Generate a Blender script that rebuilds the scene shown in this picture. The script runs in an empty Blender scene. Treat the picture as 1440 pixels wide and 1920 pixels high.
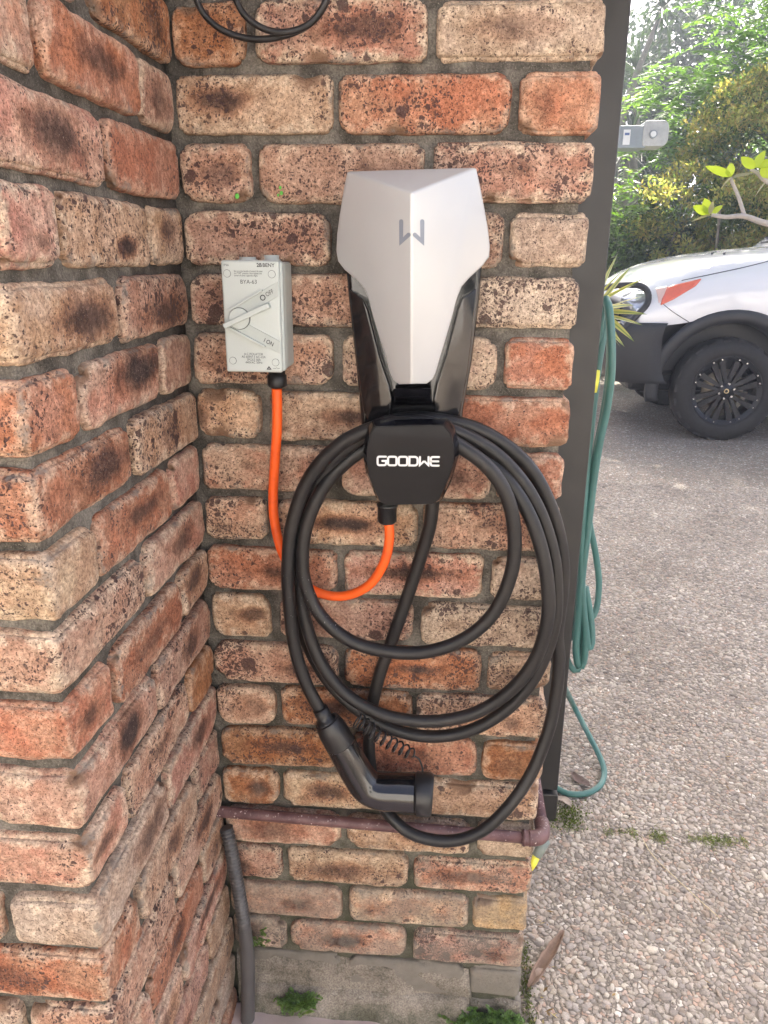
import bpy, bmesh, math, random
import numpy as np
from mathutils import Vector, Matrix, noise
R = math.radians
C = bpy.context.scene.collection
SC = bpy.context.scene

# ------------------------------------------------------------------ camera
# pinhole solved from the brick courses (86 mm) and perpends (240 mm) of the wall
F, PITCH, YAW, ROLL = 1442.0, .3200, .0796, .0078
CAM = np.array([.3851, -1.1517, 1.4514])
_fw = np.array([-math.sin(YAW)*math.cos(PITCH), math.cos(YAW)*math.cos(PITCH), -math.sin(PITCH)])
_r = np.array([math.cos(YAW), math.sin(YAW), 0.0]); _u = np.cross(_r, _fw)
_r, _u = math.cos(ROLL)*_r + math.sin(ROLL)*_u, -math.sin(ROLL)*_r + math.cos(ROLL)*_u
cd = bpy.data.cameras.new('camera'); cam = bpy.data.objects.new('camera', cd); C.objects.link(cam)
cam.matrix_world = Matrix(((_r[0], _u[0], -_fw[0], CAM[0]), (_r[1], _u[1], -_fw[1], CAM[1]), (_r[2], _u[2], -_fw[2], CAM[2]), (0, 0, 0, 1)))
cd.sensor_fit = 'VERTICAL'; cd.sensor_height = 36; cd.lens = F/1920*36; cd.clip_start = .02; cd.clip_end = 500
SC.camera = cam

# ------------------------------------------------------------------ sky, sun, exposure
SUN_EL, SUN_AZ = 52.0, 14.0          # the sun stands ahead of the camera, a little to the right
w = bpy.data.worlds.new('World'); SC.world = w; w.use_nodes = True
nt = w.node_tree; nt.nodes.clear()
sky = nt.nodes.new('ShaderNodeTexSky'); sky.sky_type = 'NISHITA'; sky.sun_disc = False
sky.sun_elevation = R(SUN_EL); sky.sun_rotation = R(SUN_AZ); sky.air_density = .35; sky.dust_density = 5.0; sky.ozone_density = 0.
bg = nt.nodes.new('ShaderNodeBackground'); bg.inputs[1].default_value = .15
wo = nt.nodes.new('ShaderNodeOutputWorld'); nt.links.new(sky.outputs[0], bg.inputs[0]); nt.links.new(bg.outputs[0], wo.inputs[0])
sd = bpy.data.lights.new('sun', 'SUN'); sd.energy = 4.0; sd.angle = R(.5); sd.color = (1, .93, .82)
so = bpy.data.objects.new('sun', sd); C.objects.link(so)
SUNV = Vector((math.sin(R(SUN_AZ))*math.cos(R(SUN_EL)), math.cos(R(SUN_AZ))*math.cos(R(SUN_EL)), math.sin(R(SUN_EL))))
so.rotation_euler = SUNV.to_track_quat('Z', 'Y').to_euler()
SC.view_settings.view_transform = 'Standard'; SC.view_settings.look = 'None'; SC.view_settings.gamma = 1
SC.view_settings.exposure = 2.42
SC.cycles.max_bounces = 6; SC.cycles.use_adaptive_sampling = True; SC.cycles.adaptive_threshold = .02; SC.cycles.transmission_bounces = 6; SC.cycles.transparent_max_bounces = 8
SC.cycles.use_denoising = True

# ------------------------------------------------------------------ helpers
def hit(px, py, p, n):
    """point of the plane (p, n) seen at a pixel of the photograph"""
    d = _fw + (px-720)/F*_r + (960-py)/F*_u
    n = np.asarray(n, float); t = np.dot(np.asarray(p, float)-CAM, n)/np.dot(d, n)
    return CAM + t*d
def at(px, py, Y): return Vector(hit(px, py, (0, Y, 0), (0, 1, 0)))
def gnd(px, py, z=0): return Vector(hit(px, py, (0, 0, z), (0, 0, 1)))

class M:                                             # tiny node-tree helper
    def __init__(s, name):
        s.m = bpy.data.materials.new(name); s.m.use_nodes = True; s.t = s.m.node_tree; s.t.nodes.clear()
        s.out = s.n('OutputMaterial')
    def n(s, ty, **k):
        nd = s.t.nodes.new('ShaderNode'+ty)
        for a, v in k.items(): setattr(nd, a, v)
        return nd
    def put(s, sock, v):
        if v is None: return
        if isinstance(v, bpy.types.NodeSocket): s.t.links.new(v, sock)
        elif isinstance(v, (tuple, list)) and sock.type == 'RGBA' and len(v) == 3: sock.default_value = (*v, 1)
        else: sock.default_value = v
    def math(s, op, a, b=None, c=None, clamp=False):
        nd = s.n('Math', operation=op, use_clamp=clamp)
        for i, v in enumerate((a, b, c)): s.put(nd.inputs[i], v)
        return nd.outputs[0]
    def vmath(s, op, a, b=None):
        nd = s.n('VectorMath', operation=op); s.put(nd.inputs[0], a)
        if b is not None: s.put(nd.inputs[3 if op == 'SCALE' else 1], b)
        return nd.outputs['Value' if op in ('LENGTH', 'DISTANCE', 'DOT_PRODUCT') else 'Vector']
    def mix(s, f, a, b, mode='MIX'):
        nd = s.n('Mix', data_type='RGBA', blend_type=mode); s.put(nd.inputs[0], f); s.put(nd.inputs[6], a); s.put(nd.inputs[7], b)
        return nd.outputs[2]
    def ss(s, v, lo, hi, a=0., b=1.):                 # smoothstep
        nd = s.n('MapRange', interpolation_type='SMOOTHSTEP'); s.put(nd.inputs[0], v)
        for i, x in zip((1, 2, 3, 4), (lo, hi, a, b)): s.put(nd.inputs[i], x)
        return nd.outputs[0]
    def lin(s, v, lo, hi, a=0., b=1.):
        nd = s.n('MapRange'); s.put(nd.inputs[0], v)
        for i, x in zip((1, 2, 3, 4), (lo, hi, a, b)): s.put(nd.inputs[i], x)
        return nd.outputs[0]
    def noise(s, v, sc, det=2., rough=.5, col=False):
        nd = s.n('TexNoise'); s.put(nd.inputs['Vector'], v); nd.inputs['Scale'].default_value = sc
        nd.inputs['Detail'].default_value = det; nd.inputs['Roughness'].default_value = rough
        return nd.outputs['Color' if col else 'Fac']
    def vor(s, v, sc, feat='F1', rnd=1.):
        nd = s.n('TexVoronoi', feature=feat); s.put(nd.inputs['Vector'], v); nd.inputs['Scale'].default_value = sc
        nd.inputs['Randomness'].default_value = rnd
        return nd
    def attr(s, name, obj=False, out='Fac'):
        nd = s.n('Attribute', attribute_name=name, attribute_type='OBJECT' if obj else 'GEOMETRY'); return nd.outputs[out]
    def bump(s, h, dist, st=1., nrm=None):
        nd = s.n('Bump'); s.put(nd.inputs['Height'], h); nd.inputs['Distance'].default_value = dist; nd.inputs['Strength'].default_value = st
        s.put(nd.inputs['Normal'], nrm); return nd.outputs[0]
    def oc(s): return s.n('TexCoord').outputs['Object']
    def gp(s): return s.n('NewGeometry').outputs['Position']
    def bsdf(s, **k):
        nd = s.n('BsdfPrincipled')
        for a, v in k.items():
            s.put(nd.inputs[a.replace('_', ' ')], v)
        s.t.links.new(nd.outputs[0], s.out.inputs[0]); return nd

def simple(name, col, rough=.5, metal=0., var=.12, vs=30., bump=0., bs=200., coat=0., spec=.5):
    m = M(name); p = m.oc()
    n1 = m.noise(p, vs, 4, .6)
    c = m.mix(1., col, m.mix(n1, (1-var,)*3, (1+var,)*3), 'MULTIPLY')
    r = m.lin(m.noise(p, vs*2.3, 3), .3, .7, max(.02, rough-.06), min(1, rough+.06))
    nb = m.bump(m.noise(p, bs, 3), bump) if bump else None
    m.bsdf(Base_Color=c, Roughness=r, Metallic=metal, Coat_Weight=coat, Normal=nb, Specular_IOR_Level=spec)
    return m.m

def obj(name, me, mat=None, parent=None, smooth=False):
    o = bpy.data.objects.new(name, me); C.objects.link(o)
    if mat is not None and not me.materials: me.materials.append(mat)
    if parent is not None: o.parent = parent
    if smooth: me.shade_smooth()
    return o
def raw(name, v, f, smooth=False):
    me = bpy.data.meshes.new(name); me.from_pydata([tuple(x) for x in v], [], f); me.update()
    if smooth: me.shade_smooth()
    return me
def from_bm(bm, name, smooth=False):
    bmesh.ops.recalc_face_normals(bm, faces=bm.faces[:])
    me = bpy.data.meshes.new(name); bm.to_mesh(me); bm.free()
    if smooth: me.shade_smooth()
    return me
def tag(o, label, cat, group=None, kind=None):
    if label: o['label'] = label
    if cat: o['category'] = cat
    if group: o['group'] = group
    if kind: o['kind'] = kind
    return o
def thing(name, label, cat, loc=(0, 0, 0), group=None):
    o = bpy.data.objects.new(name, None); C.objects.link(o); o.location = loc; o.empty_display_size = .05
    return tag(o, label, cat, group)
def put(o, root):                                    # parent, keeping world-space vertex coordinates
    o.parent = root; o.location = o.location - root.location; return o
def bigmesh(name, V, Fc, n, cols=None):
    """V (k,3) verts, Fc (m,n) faces, cols (m,3) per-face colours"""
    me = bpy.data.meshes.new(name); k, m = len(V), len(Fc)
    me.vertices.add(k); me.vertices.foreach_set('co', np.ascontiguousarray(V, np.float32).ravel())
    me.loops.add(m*n); me.loops.foreach_set('vertex_index', np.ascontiguousarray(Fc, np.int32).ravel())
    me.polygons.add(m); me.polygons.foreach_set('loop_start', np.arange(0, m*n, n, dtype=np.int32))
    me.update(calc_edges=True); me.validate()
    if cols is not None:
        a = me.attributes.new('col', 'FLOAT_COLOR', 'FACE')
        a.data.foreach_set('color', np.concatenate([cols, np.ones((m, 1))], 1).astype(np.float32).ravel())
    return me

def resample(pts, step=.01, rad=None):
    """Catmull-Rom through the points; radii follow"""
    P = [np.asarray(p, float) for p in pts]; n = len(P); out = []; ro = []
    for i in range(n-1):
        p0, p1, p2, p3 = P[max(i-1, 0)], P[i], P[i+1], P[min(i+2, n-1)]
        k = max(2, int(np.linalg.norm(p2-p1)/step))
        for j in range(k):
            t = j/k; out.append(.5*((2*p1)+(-p0+p2)*t+(2*p0-5*p1+4*p2-p3)*t*t+(-p0+3*p1-3*p2+p3)*t**3))
            if rad is not None: ro.append(rad[i]*(1-t)+rad[i+1]*t)
    out.append(P[-1])
    if rad is not None: ro.append(rad[-1])
    return (out, ro) if rad is not None else out
def tube(name, pts, rad, seg=12, cap=True, squash=None):
    P = [np.asarray(p, float) for p in pts]; n = len(P); rad = [rad]*n if np.isscalar(rad) else list(rad)
    T = [P[min(i+1, n-1)]-P[max(i-1, 0)] for i in range(n)]; T = [t/(np.linalg.norm(t)+1e-12) for t in T]
    a = np.array([0, 0, 1.]) if abs(T[0][2]) < .9 else np.array([1., 0, 0])
    N = np.cross(T[0], a); N /= np.linalg.norm(N); V = []; Fc = []
    for i in range(n):
        N = N-T[i]*np.dot(N, T[i]); N /= np.linalg.norm(N); B = np.cross(T[i], N)
        for k in range(seg):
            t = 2*math.pi*k/seg; V.append(P[i]+rad[i]*(math.cos(t)*N+math.sin(t)*B))
    for i in range(n-1):
        for k in range(seg):
            k2 = (k+1) % seg; Fc.append((i*seg+k, i*seg+k2, (i+1)*seg+k2, (i+1)*seg+k))
    if cap: Fc.append(tuple(range(seg-1, -1, -1))); Fc.append(tuple((n-1)*seg+k for k in range(seg)))
    me = raw(name, V, Fc, True)
    if cap:
        me.polygons[-1].use_smooth = False; me.polygons[-2].use_smooth = False
    return me
def bm_box(bm, lo, hi, bev=0., seg=2):
    r = bmesh.ops.create_cube(bm, size=1); vs = r['verts']
    for v in vs: v.co = Vector([lo[i]+(v.co[i]+.5)*(hi[i]-lo[i]) for i in range(3)])
    if bev:
        es = list({e for v in vs for e in v.link_edges})
        bmesh.ops.bevel(bm, geom=es, offset=bev, segments=seg, affect='EDGES', profile=.5, clamp_overlap=True)
def box(name, lo, hi, mat, parent=None, bev=0., seg=2):
    bm = bmesh.new(); bm_box(bm, lo, hi, bev, seg); o = obj(name, from_bm(bm, name), mat, parent); return o
def prism(outline, back, bev=0., seg=3, ang=25):
    """solid between two outlines (lists of 3-D points, same length), bevelled edges"""
    bm = bmesh.new(); a = [bm.verts.new(p) for p in outline]; b = [bm.verts.new(p) for p in back]; n = len(a)
    bm.faces.new(a); bm.faces.new(b[::-1])
    for i in range(n): bm.faces.new((a[i], b[i], b[(i+1) % n], a[(i+1) % n]))
    bmesh.ops.recalc_face_normals(bm, faces=bm.faces[:])
    if bev:
        es = [e for e in bm.edges if len(e.link_faces) == 2 and e.calc_face_angle(0) > R(ang)]
        bmesh.ops.bevel(bm, geom=es, offset=bev, segments=seg, affect='EDGES', profile=.5, clamp_overlap=True)
    return bm
def smooth_by_angle(me, ang=30):
    me.shade_smooth(); me.set_sharp_from_angle(angle=R(ang))
def rounded(poly, r, k=5):
    """2-D polygon with rounded corners"""
    out = []; n = len(poly)
    for i in range(n):
        p = np.array(poly[i], float); a = np.array(poly[i-1], float)-p; b = np.array(poly[(i+1) % n], float)-p
        la, lb = np.linalg.norm(a), np.linalg.norm(b); rr = r[i] if not np.isscalar(r) else r
        d = min(rr, la*.45, lb*.45); s, e = p+a/la*d, p+b/lb*d
        for j in range(k+1):
            t = j/k; out.append((1-t)**2*s+2*t*(1-t)*p+t*t*e)
    return out
def ribbon(strokes, wid, fr, th=.0004, capn=6):
    """flat lettering: 2-D strokes (lists of points) of a given width in the frame fr(u, v, lift)"""
    bm = bmesh.new()
    for st in strokes:
        P = [np.array(p, float) for p in st]; L = []; Rr = []
        n = len(P); closed = np.linalg.norm(P[0]-P[-1]) < 1e-9 and n > 3
        for i in range(n):
            if closed: a, b = P[(i-1) % (n-1)], P[(i+1) % (n-1)]
            else: a, b = P[max(i-1, 0)], P[min(i+1, n-1)]
            d1 = P[i]-a; d2 = b-P[i]
            n1 = np.array([-d1[1], d1[0]]); n2 = np.array([-d2[1], d2[0]])
            n1 = n1/(np.linalg.norm(n1) or 1); n2 = n2/(np.linalg.norm(n2) or 1)
            if np.linalg.norm(d1) < 1e-9: n1 = n2
            if np.linalg.norm(d2) < 1e-9: n2 = n1
            m = n1+n2; m /= (np.linalg.norm(m) or 1); s = 1/max(.45, np.dot(m, n1))
            L.append(P[i]+m*wid/2*s); Rr.append(P[i]-m*wid/2*s)
        vl = [bm.verts.new(fr(*q, th)) for q in L]; vr = [bm.verts.new(fr(*q, th)) for q in Rr]
        for i in range(n-1): bm.faces.new((vl[i], vr[i], vr[i+1], vl[i+1]))
        if not closed:
            for c, d in ((P[0], P[0]-P[1]), (P[-1], P[-1]-P[-2])):
                a0 = math.atan2(d[1], d[0]); cs = [bm.verts.new(fr(c[0]+wid/2*math.cos(a0+t), c[1]+wid/2*math.sin(a0+t), th)) for t in np.linspace(-math.pi/2, math.pi/2, capn+1)]
                bm.faces.new(cs)
    return bm
def arc(cx, cy, r, a0, a1, k=5, rx=None):
    return [(cx+(rx or r)*math.cos(R(a0+(a1-a0)*i/k)), cy+r*math.sin(R(a0+(a1-a0)*i/k))) for i in range(k+1)]
def text_mesh(name, s, size, fr, align='LEFT', lift=.0003, sx=1., bold=0.):
    cu = bpy.data.curves.new(name, 'FONT'); cu.body = s; cu.size = size; cu.align_x = align; cu.align_y = 'CENTER'; cu.offset = bold
    o = bpy.data.objects.new(name, cu); C.objects.link(o); dg = bpy.context.evaluated_depsgraph_get()
    me = bpy.data.meshes.new_from_object(o.evaluated_get(dg)); bpy.data.objects.remove(o); bpy.data.curves.remove(cu)
    for v in me.vertices: v.co = fr(v.co.x*sx, v.co.y, lift)
    me.name = name; return me
rng = random.Random(7)
nr = np.random.default_rng(11)

# ================================================================== BRICKWORK
def brick_material():
    m = M('clinker_brick'); oc = m.oc()
    seed = m.attr('seed', True)
    off = m.n('CombineXYZ'); m.put(off.inputs[0], m.math('MULTIPLY', seed, 13.7)); m.put(off.inputs[1], m.math('MULTIPLY', seed, 7.31)); m.put(off.inputs[2], m.math('MULTIPLY', seed, 3.97))
    P = m.vmath('ADD', oc, off.outputs[0])
    ca, cb = m.attr('ca', True, 'Color'), m.attr('cb', True, 'Color')
    nl = m.noise(P, 17, 4, .55); nm = m.noise(P, 48, 5, .62); nf = m.noise(P, 210, 4, .65); ng = m.noise(P, 520, 3, .6)
    col = m.mix(m.ss(nl, .38, .62), ca, cb)
    # washed pale rim of the tumbled brick
    edge = m.attr('edge')
    e = m.math('ADD', edge, m.math('MULTIPLY', m.math('SUBTRACT', nm, .5), 3.2))
    rim = m.math('MULTIPLY', m.ss(e, .35, 1.05), m.attr('rim', True))
    col = m.mix(rim, col, m.mix(nl, (.50, .375, .25), (.53, .44, .345)))
    # kiln flash marks: an orange halo round a soft dark heart
    dv = m.vmath('MULTIPLY', m.vmath('SUBTRACT', oc, m.attr('sc', True, 'Vector')), m.attr('si', True, 'Vector'))
    d = m.math('ADD', m.vmath('LENGTH', dv), m.math('MULTIPLY', m.math('SUBTRACT', m.noise(P, 24, 5, .68), .5), 1.5))
    sst = m.attr('sst', True)
    col = m.mix(m.math('MULTIPLY', m.ss(d, 1.75, .75), m.math('MULTIPLY', sst, .6)), col, m.mix(nm, (.27, .085, .03), (.33, .13, .06)))
    col = m.mix(m.math('MULTIPLY', m.ss(d, 1.35, .35), sst), col, m.mix(nm, (.030, .020, .018), (.085, .055, .045)))
    # mottling of body tone
    col = m.mix(1., col, m.mix(m.ss(nm, .3, .7), (.80, .76, .74), (1.16, 1.17, 1.17)), 'MULTIPLY')
    # iron spots in three sizes, more where the low noise is high
    spot = m.attr('spot', True)
    W = m.vmath('ADD', P, m.vmath('SCALE', m.vmath('SUBTRACT', m.noise(P, 75, 3, .6, col=True), (.5, .5, .5)), .016))
    dens = m.math('MULTIPLY', spot, m.ss(m.noise(P, 13, 2), .34, .66, .35, 1.55))
    masks = []
    for sc_, dd, rad in ((36, .26, .50), (95, .42, .46), (260, .64, .52)):
        v = m.vor(W, sc_); rnd = m.n('SeparateColor'); m.put(rnd.inputs[0], v.outputs['Color'])
        th = m.math('SUBTRACT', 1., m.math('MULTIPLY', dens, dd))
        r = m.math('MULTIPLY', m.math('MAXIMUM', m.math('SUBTRACT', rnd.outputs[0], th), 0.), rad*3.2)
        r = m.math('MINIMUM', r, rad)
        masks.append(m.ss(m.math('SUBTRACT', v.outputs['Distance'], r), -.015, -.10))
    sp = m.math('MAXIMUM', masks[0], m.math('MAXIMUM', masks[1], masks[2]))
    sp = m.math('MULTIPLY', sp, m.ss(nf, .28, .52, .45, .93))
    col = m.mix(sp, col, m.mix(nf, (.022, .012, .013), (.085, .040, .036)))
    # sandy grain: pale grit and dark pits
    col = m.mix(1., col, m.mix(m.ss(nf, .32, .68), (.66, .64, .63), (1.28, 1.28, 1.27)), 'MULTIPLY')
    pit = m.ss(ng, .42, .33); col = m.mix(m.math('MULTIPLY', pit, .8), col, (.045, .024, .02))
    grit = m.ss(m.noise(P, 640, 2), .66, .74); col = m.mix(m.math('MULTIPLY', grit, .5), col, (.62, .52, .43))
    # chipped scars show raw brown body
    col = m.mix(m.attr('chip'), col, m.mix(nf, (.16, .085, .05), (.27, .17, .11)))
    # thin mortar smears left by the trowel along the edges
    sm = m.math('MULTIPLY', m.ss(m.math('ADD', edge, m.math('MULTIPLY', m.math('SUBTRACT', m.noise(P, 31, 4, .6), .5), 3.4)), 1.0, 1.35), m.ss(nf, .35, .6, .25, .75))
    col = m.mix(sm, col, (.20, .18, .155))
    # mortar smear and damp grime with a shape of its own near the ground
    gr = m.attr('grime', True)
    gm = m.math('MULTIPLY', m.ss(m.math('ADD', m.noise(P, 22, 5, .65), m.math('MULTIPLY', gr, .45)), .60, .80), gr)
    col = m.mix(gm, col, m.mix(nm, (.15, .135, .11), (.26, .235, .20)))
    h = m.math('ADD', m.math('MULTIPLY', ng, .5), m.math('ADD', m.math('MULTIPLY', nf, 1.0), m.math('ADD', m.math('MULTIPLY', sp, -.35), m.math('MULTIPLY', pit, -.6))))
    m.bsdf(Base_Color=col, Roughness=m.ss(sp, 0, 1, .88, .62), Normal=m.bump(h, .0022, .9), Specular_IOR_Level=.3)
    return m.m
BRICK = brick_material()

def mortar_material():
    m = M('mortar'); p = m.gp()
    a = m.noise(p, 26, 5, .6); b = m.noise(p, 330, 3, .6); c = m.noise(p, 700, 2)
    col = m.mix(m.ss(a, .35, .65), (.070, .064, .056), (.138, .127, .110))
    lo2 = m.noise(p, 6.5, 4, .6); col = m.mix(1., col, m.mix(m.ss(lo2, .3, .7), (.68, .66, .62), (1.35, 1.33, 1.30)), 'MULTIPLY')
    col = m.mix(1., col, m.mix(m.ss(b, .3, .7), (.72,)*3, (1.28,)*3), 'MULTIPLY')
    col = m.mix(m.math('MULTIPLY', m.ss(c, .62, .72), .6), col, (.36, .33, .28))
    z = m.n('SeparateXYZ'); m.put(z.inputs[0], p)
    g = m.math('MULTIPLY', m.ss(m.math('ADD', z.outputs[2], m.math('MULTIPLY', m.math('SUBTRACT', a, .5), .9)), .75, .12), .55)
    col = m.mix(g, col, (.072, .078, .045))             # algae low on the wall
    m.bsdf(Base_Color=col, Roughness=.95, Normal=m.bump(m.math('ADD', a, m.math('MULTIPLY', b, .6)), .004, .8), Specular_IOR_Level=.2)
    return m.m
MORTAR = mortar_material()

def axis_cuts(h, r, step):
    a = [0, .18*r, .45*r, .8*r, 1.25*r]; inner = 2*h-2*a[-1]; k = max(1, int(round(inner/step)))
    s = [-h+t for t in a] + [-h+a[-1]+inner*j/k for j in range(1, k)]
    return s + [h-t for t in a[::-1]]
def brick_mesh(sx, sy, sz, seed, vis='y', rough=1.):
    """rounded, uneven tumbled brick; vis = axes whose faces are seen and get a finer grid"""
    rs = random.Random(seed); r = rs.uniform(.0065, .0105); Rc = [rs.uniform(.010, .026) for _ in range(4)]
    hx, hy, hz = sx/2, sy/2, sz/2
    fine = .0085
    X = axis_cuts(hx, r, fine if 'y' in vis else .04); Y = axis_cuts(hy, r, fine if 'x' in vis else .05); Z = axis_cuts(hz, r, fine)
    nx, ny, nz = len(X), len(Y), len(Z); idx = {}; V = []; ED = []; CH = []
    o1 = Vector((seed*1.37 % 91, seed*2.11 % 83, seed*.77 % 71))
    chips = []
    for _ in range(rs.choice((1, 2, 2, 3, 3, 4))):       # knocked corners and edges
        chips.append((Vector((rs.choice((-1, 1))*hx*rs.choice((1, 1, rs.uniform(.2, .9))), rs.choice((-1, 1))*hy, rs.choice((-1, 1))*hz)), rs.uniform(.007, .022)*rough))
    def vert(i, j, k):
        key = (i, j, k)
        if key in idx: return idx[key]
        p = Vector((X[i], Y[j], Z[k])); e = min(hx-abs(p.x) if 1 else 0, 9), hy-abs(p.y), hz-abs(p.z)
        q = Vector((max(-hx+r, min(hx-r, p.x)), max(-hy+r, min(hy-r, p.y)), max(-hz+r, min(hz-r, p.z))))
        dlt = p-q; L = dlt.length
        # distance to the second nearest face = distance to the outline of the face the point lies on
        es = sorted(e); ed = max(0., 1-es[1]/.026)
        n = dlt/L if L > 1e-9 else Vector((0, 0, 0))
        m_ = max(abs(dlt.x), abs(dlt.y), abs(dlt.z))
        p2 = q + n*m_ if L > 1e-9 else p.copy()
        if L < 1e-9: n = Vector((0, 0, 0))
        for ax_, h_ in ((0, hx), (1, hy)):               # rounder corners in the plane of the seen face
            if 'yx'[ax_] not in vis: continue
            rc = Rc[(p[ax_] > 0)*2+(p.z > 0)]*(1 if len(vis) == 1 else .7); qa, qz = abs(p2[ax_])-(h_-rc), abs(p2.z)-(hz-rc)
            if qa > 0 and qz > 0:
                k_ = max(qa, qz)/math.hypot(qa, qz); p2[ax_] = math.copysign(h_-rc+qa*k_, p2[ax_]); p2.z = math.copysign(hz-rc+qz*k_, p2.z)
        w1 = noise.noise(p*19+o1); w2 = noise.noise(p*55+o1*1.7); w3 = noise.noise(p*130+o1)
        p2 = p2 + n*(.0019*w1+.0013*w2+.0006*w3)*rough
        wv = noise.noise_vector(p*26+o1*.6); p2 += Vector((wv.x, 0, wv.z))*.0016*rough*(1 if ed > .2 else .3)
        ch = 0.
        for c, cr in chips:
            dd = (p-c).length + .004*noise.noise(p*90+o1)
            if dd < cr: f = 1-dd/cr; p2 += (Vector((0, 0, 0))-c).normalized()*f*cr*.55; ch = max(ch, min(1, f*4))
        idx[key] = len(V); V.append(p2); ED.append(ed); CH.append(ch); return idx[key]
    Fc = []
    for i in range(nx-1):
        for k in range(nz-1):
            Fc.append((vert(i, 0, k), vert(i+1, 0, k), vert(i+1, 0, k+1), vert(i, 0, k+1)))
            Fc.append((vert(i, ny-1, k), vert(i, ny-1, k+1), vert(i+1, ny-1, k+1), vert(i+1, ny-1, k)))
    for j in range(ny-1):
        for k in range(nz-1):
            Fc.append((vert(0, j, k), vert(0, j, k+1), vert(0, j+1, k+1), vert(0, j+1, k)))
            Fc.append((vert(nx-1, j, k), vert(nx-1, j+1, k), vert(nx-1, j+1, k+1), vert(nx-1, j, k+1)))
    for i in range(nx-1):
        for j in range(ny-1):
            Fc.append((vert(i, j, 0), vert(i, j+1, 0), vert(i+1, j+1, 0), vert(i+1, j, 0)))
            Fc.append((vert(i, j, nz-1), vert(i+1, j, nz-1), vert(i+1, j+1, nz-1), vert(i, j+1, nz-1)))
    me = raw('brick', V, Fc, True)
    a = me.attributes.new('edge', 'FLOAT', 'POINT'); a.data.foreach_set('value', np.array(ED, np.float32))
    a = me.attributes.new('chip', 'FLOAT', 'POINT'); a.data.foreach_set('value', np.array(CH, np.float32))
    return me
# body tones (two each): S salmon, R red salmon, O burnt orange, C straw/ochre, K pinkish tan, P pale tan, Y yellow, D dark, G cement-grey
TONES = {'S': ((.44, .225, .155), (.49, .325, .24), .9, .6), 'R': ((.385, .155, .088), (.41, .215, .14), .6, .55), 'O': ((.34, .145, .065), (.37, .19, .10), .6, .75),
         'C': ((.485, .35, .245), (.43, .265, .17), .85, .65), 'K': ((.44, .285, .21), (.41, .235, .165), .75, .85), 'P': ((.49, .38, .295), (.44, .315, .235), .75, .7),
         'Y': ((.45, .325, .18), (.42, .285, .155), .4, .3), 'D': ((.25, .13, .085), (.20, .10, .06), .6, 1.0), 'G': ((.23, .205, .165), (.19, .17, .135), .25, .3)}
nb = 0
def brick(parent, lo, hi, code, vis, scorch=None, grime=0., rough=1.):
    """code: tone letter (+ '!' many spots, '-' few); scorch: list-like (u, v, ru, rv, strength) on the seen face, u/v in -1..1"""
    global nb
    nb += 1; rs = random.Random(nb*31+5)
    s = [hi[i]-lo[i] for i in range(3)]; c = [(hi[i]+lo[i])/2 for i in range(3)]
    o = obj('brick', brick_mesh(s[0], s[1], s[2], nb*17+3, vis, rough), BRICK, parent)
    o.location = Vector(c)-parent.location; o.rotation_euler = [rs.uniform(-.008, .008) for _ in range(3)]
    ca, cb, rim, sp = TONES[code[0]]; j = rs.uniform(.9, 1.1)
    o['ca'] = [x*j*rs.uniform(.96, 1.04) for x in ca]; o['cb'] = [x*j*rs.uniform(.96, 1.04) for x in cb]
    o['rim'] = float(rim*rs.uniform(.6, 1.1)); o['spot'] = float(sp*rs.uniform(.75, 1.2)*(1.55 if '!' in code else .4 if '-' in code else 1))
    o['seed'] = float(rs.uniform(0, 9)); o['grime'] = float(grime)
    if scorch:
        u, v, ru, rv, st = scorch; ax = 0 if 'y' in vis else 1
        sc_ = [0, 0, v*s[2]/2]; sc_[ax] = u*s[ax]/2
        if 'y' in vis: sc_[1] = -s[1]/2
        else: sc_[0] = s[0]/2
        si = [12., 12., 1/(rv*s[2]/2)]; si[ax] = 1/(ru*s[ax]/2)
        o['sc'] = [float(x) for x in sc_]; o['si'] = [float(x) for x in si]; o['sst'] = float(st)
    else:
        ax = 0 if vis == 'y' else 1 if vis == 'x' else rs.choice((0, 1)); on_ = code[0] not in 'PYG' and rs.random() < .72
        sc_ = [s[0]/2, -s[1]/2, rs.uniform(-.25, .3)*s[2]/2]; sc_[ax] = rs.uniform(-.45, .45)*s[ax]/2
        si = [14., 14., 1/(rs.uniform(.3, .6)*s[2]/2)]; si[ax] = 1/(rs.uniform(.28, .65)*s[ax]/2)
        o['sc'] = [float(q) for q in sc_]; o['si'] = [float(q) for q in si]; o['sst'] = float(rs.uniform(.3, .85)) if on_ else 0.
    return o
Z0, CH_ = 1.7766, .086                                  # height of bed joint 0, course height
def course(k): return Z0-k*CH_+.0055, Z0-(k-1)*CH_-.0055
def core(name, lo, hi, parent, step=.012, amp=.0034):
    """mortar body: a box whose faces are gently uneven"""
    bm = bmesh.new(); bmesh.ops.create_cube(bm, size=1)
    for v in bm.verts: v.co = Vector([lo[i]+(v.co[i]+.5)*(hi[i]-lo[i]) for i in range(3)])
    for ax in range(3):
        n = int((hi[ax]-lo[ax])/step)
        for t in range(1, n):
            pl = [0, 0, 0]; pl[ax] = 1; co = [0, 0, 0]; co[ax] = lo[ax]+(hi[ax]-lo[ax])*t/n
            if ax == 1 and n > 6: continue
            bmesh.ops.bisect_plane(bm, geom=bm.verts[:]+bm.edges[:]+bm.faces[:], plane_co=co, plane_no=pl)
    for v in bm.verts: v.co += noise.noise_vector(v.co*30)*amp+noise.noise_vector(v.co*80)*amp*.5
    o = obj(name, from_bm(bm, name, True), MORTAR); return put(o, parent)

wall = thing('brick_wall', 'speckled red and tan brick wall carrying the car charger', 'wall', (0, .1, 0))
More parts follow.
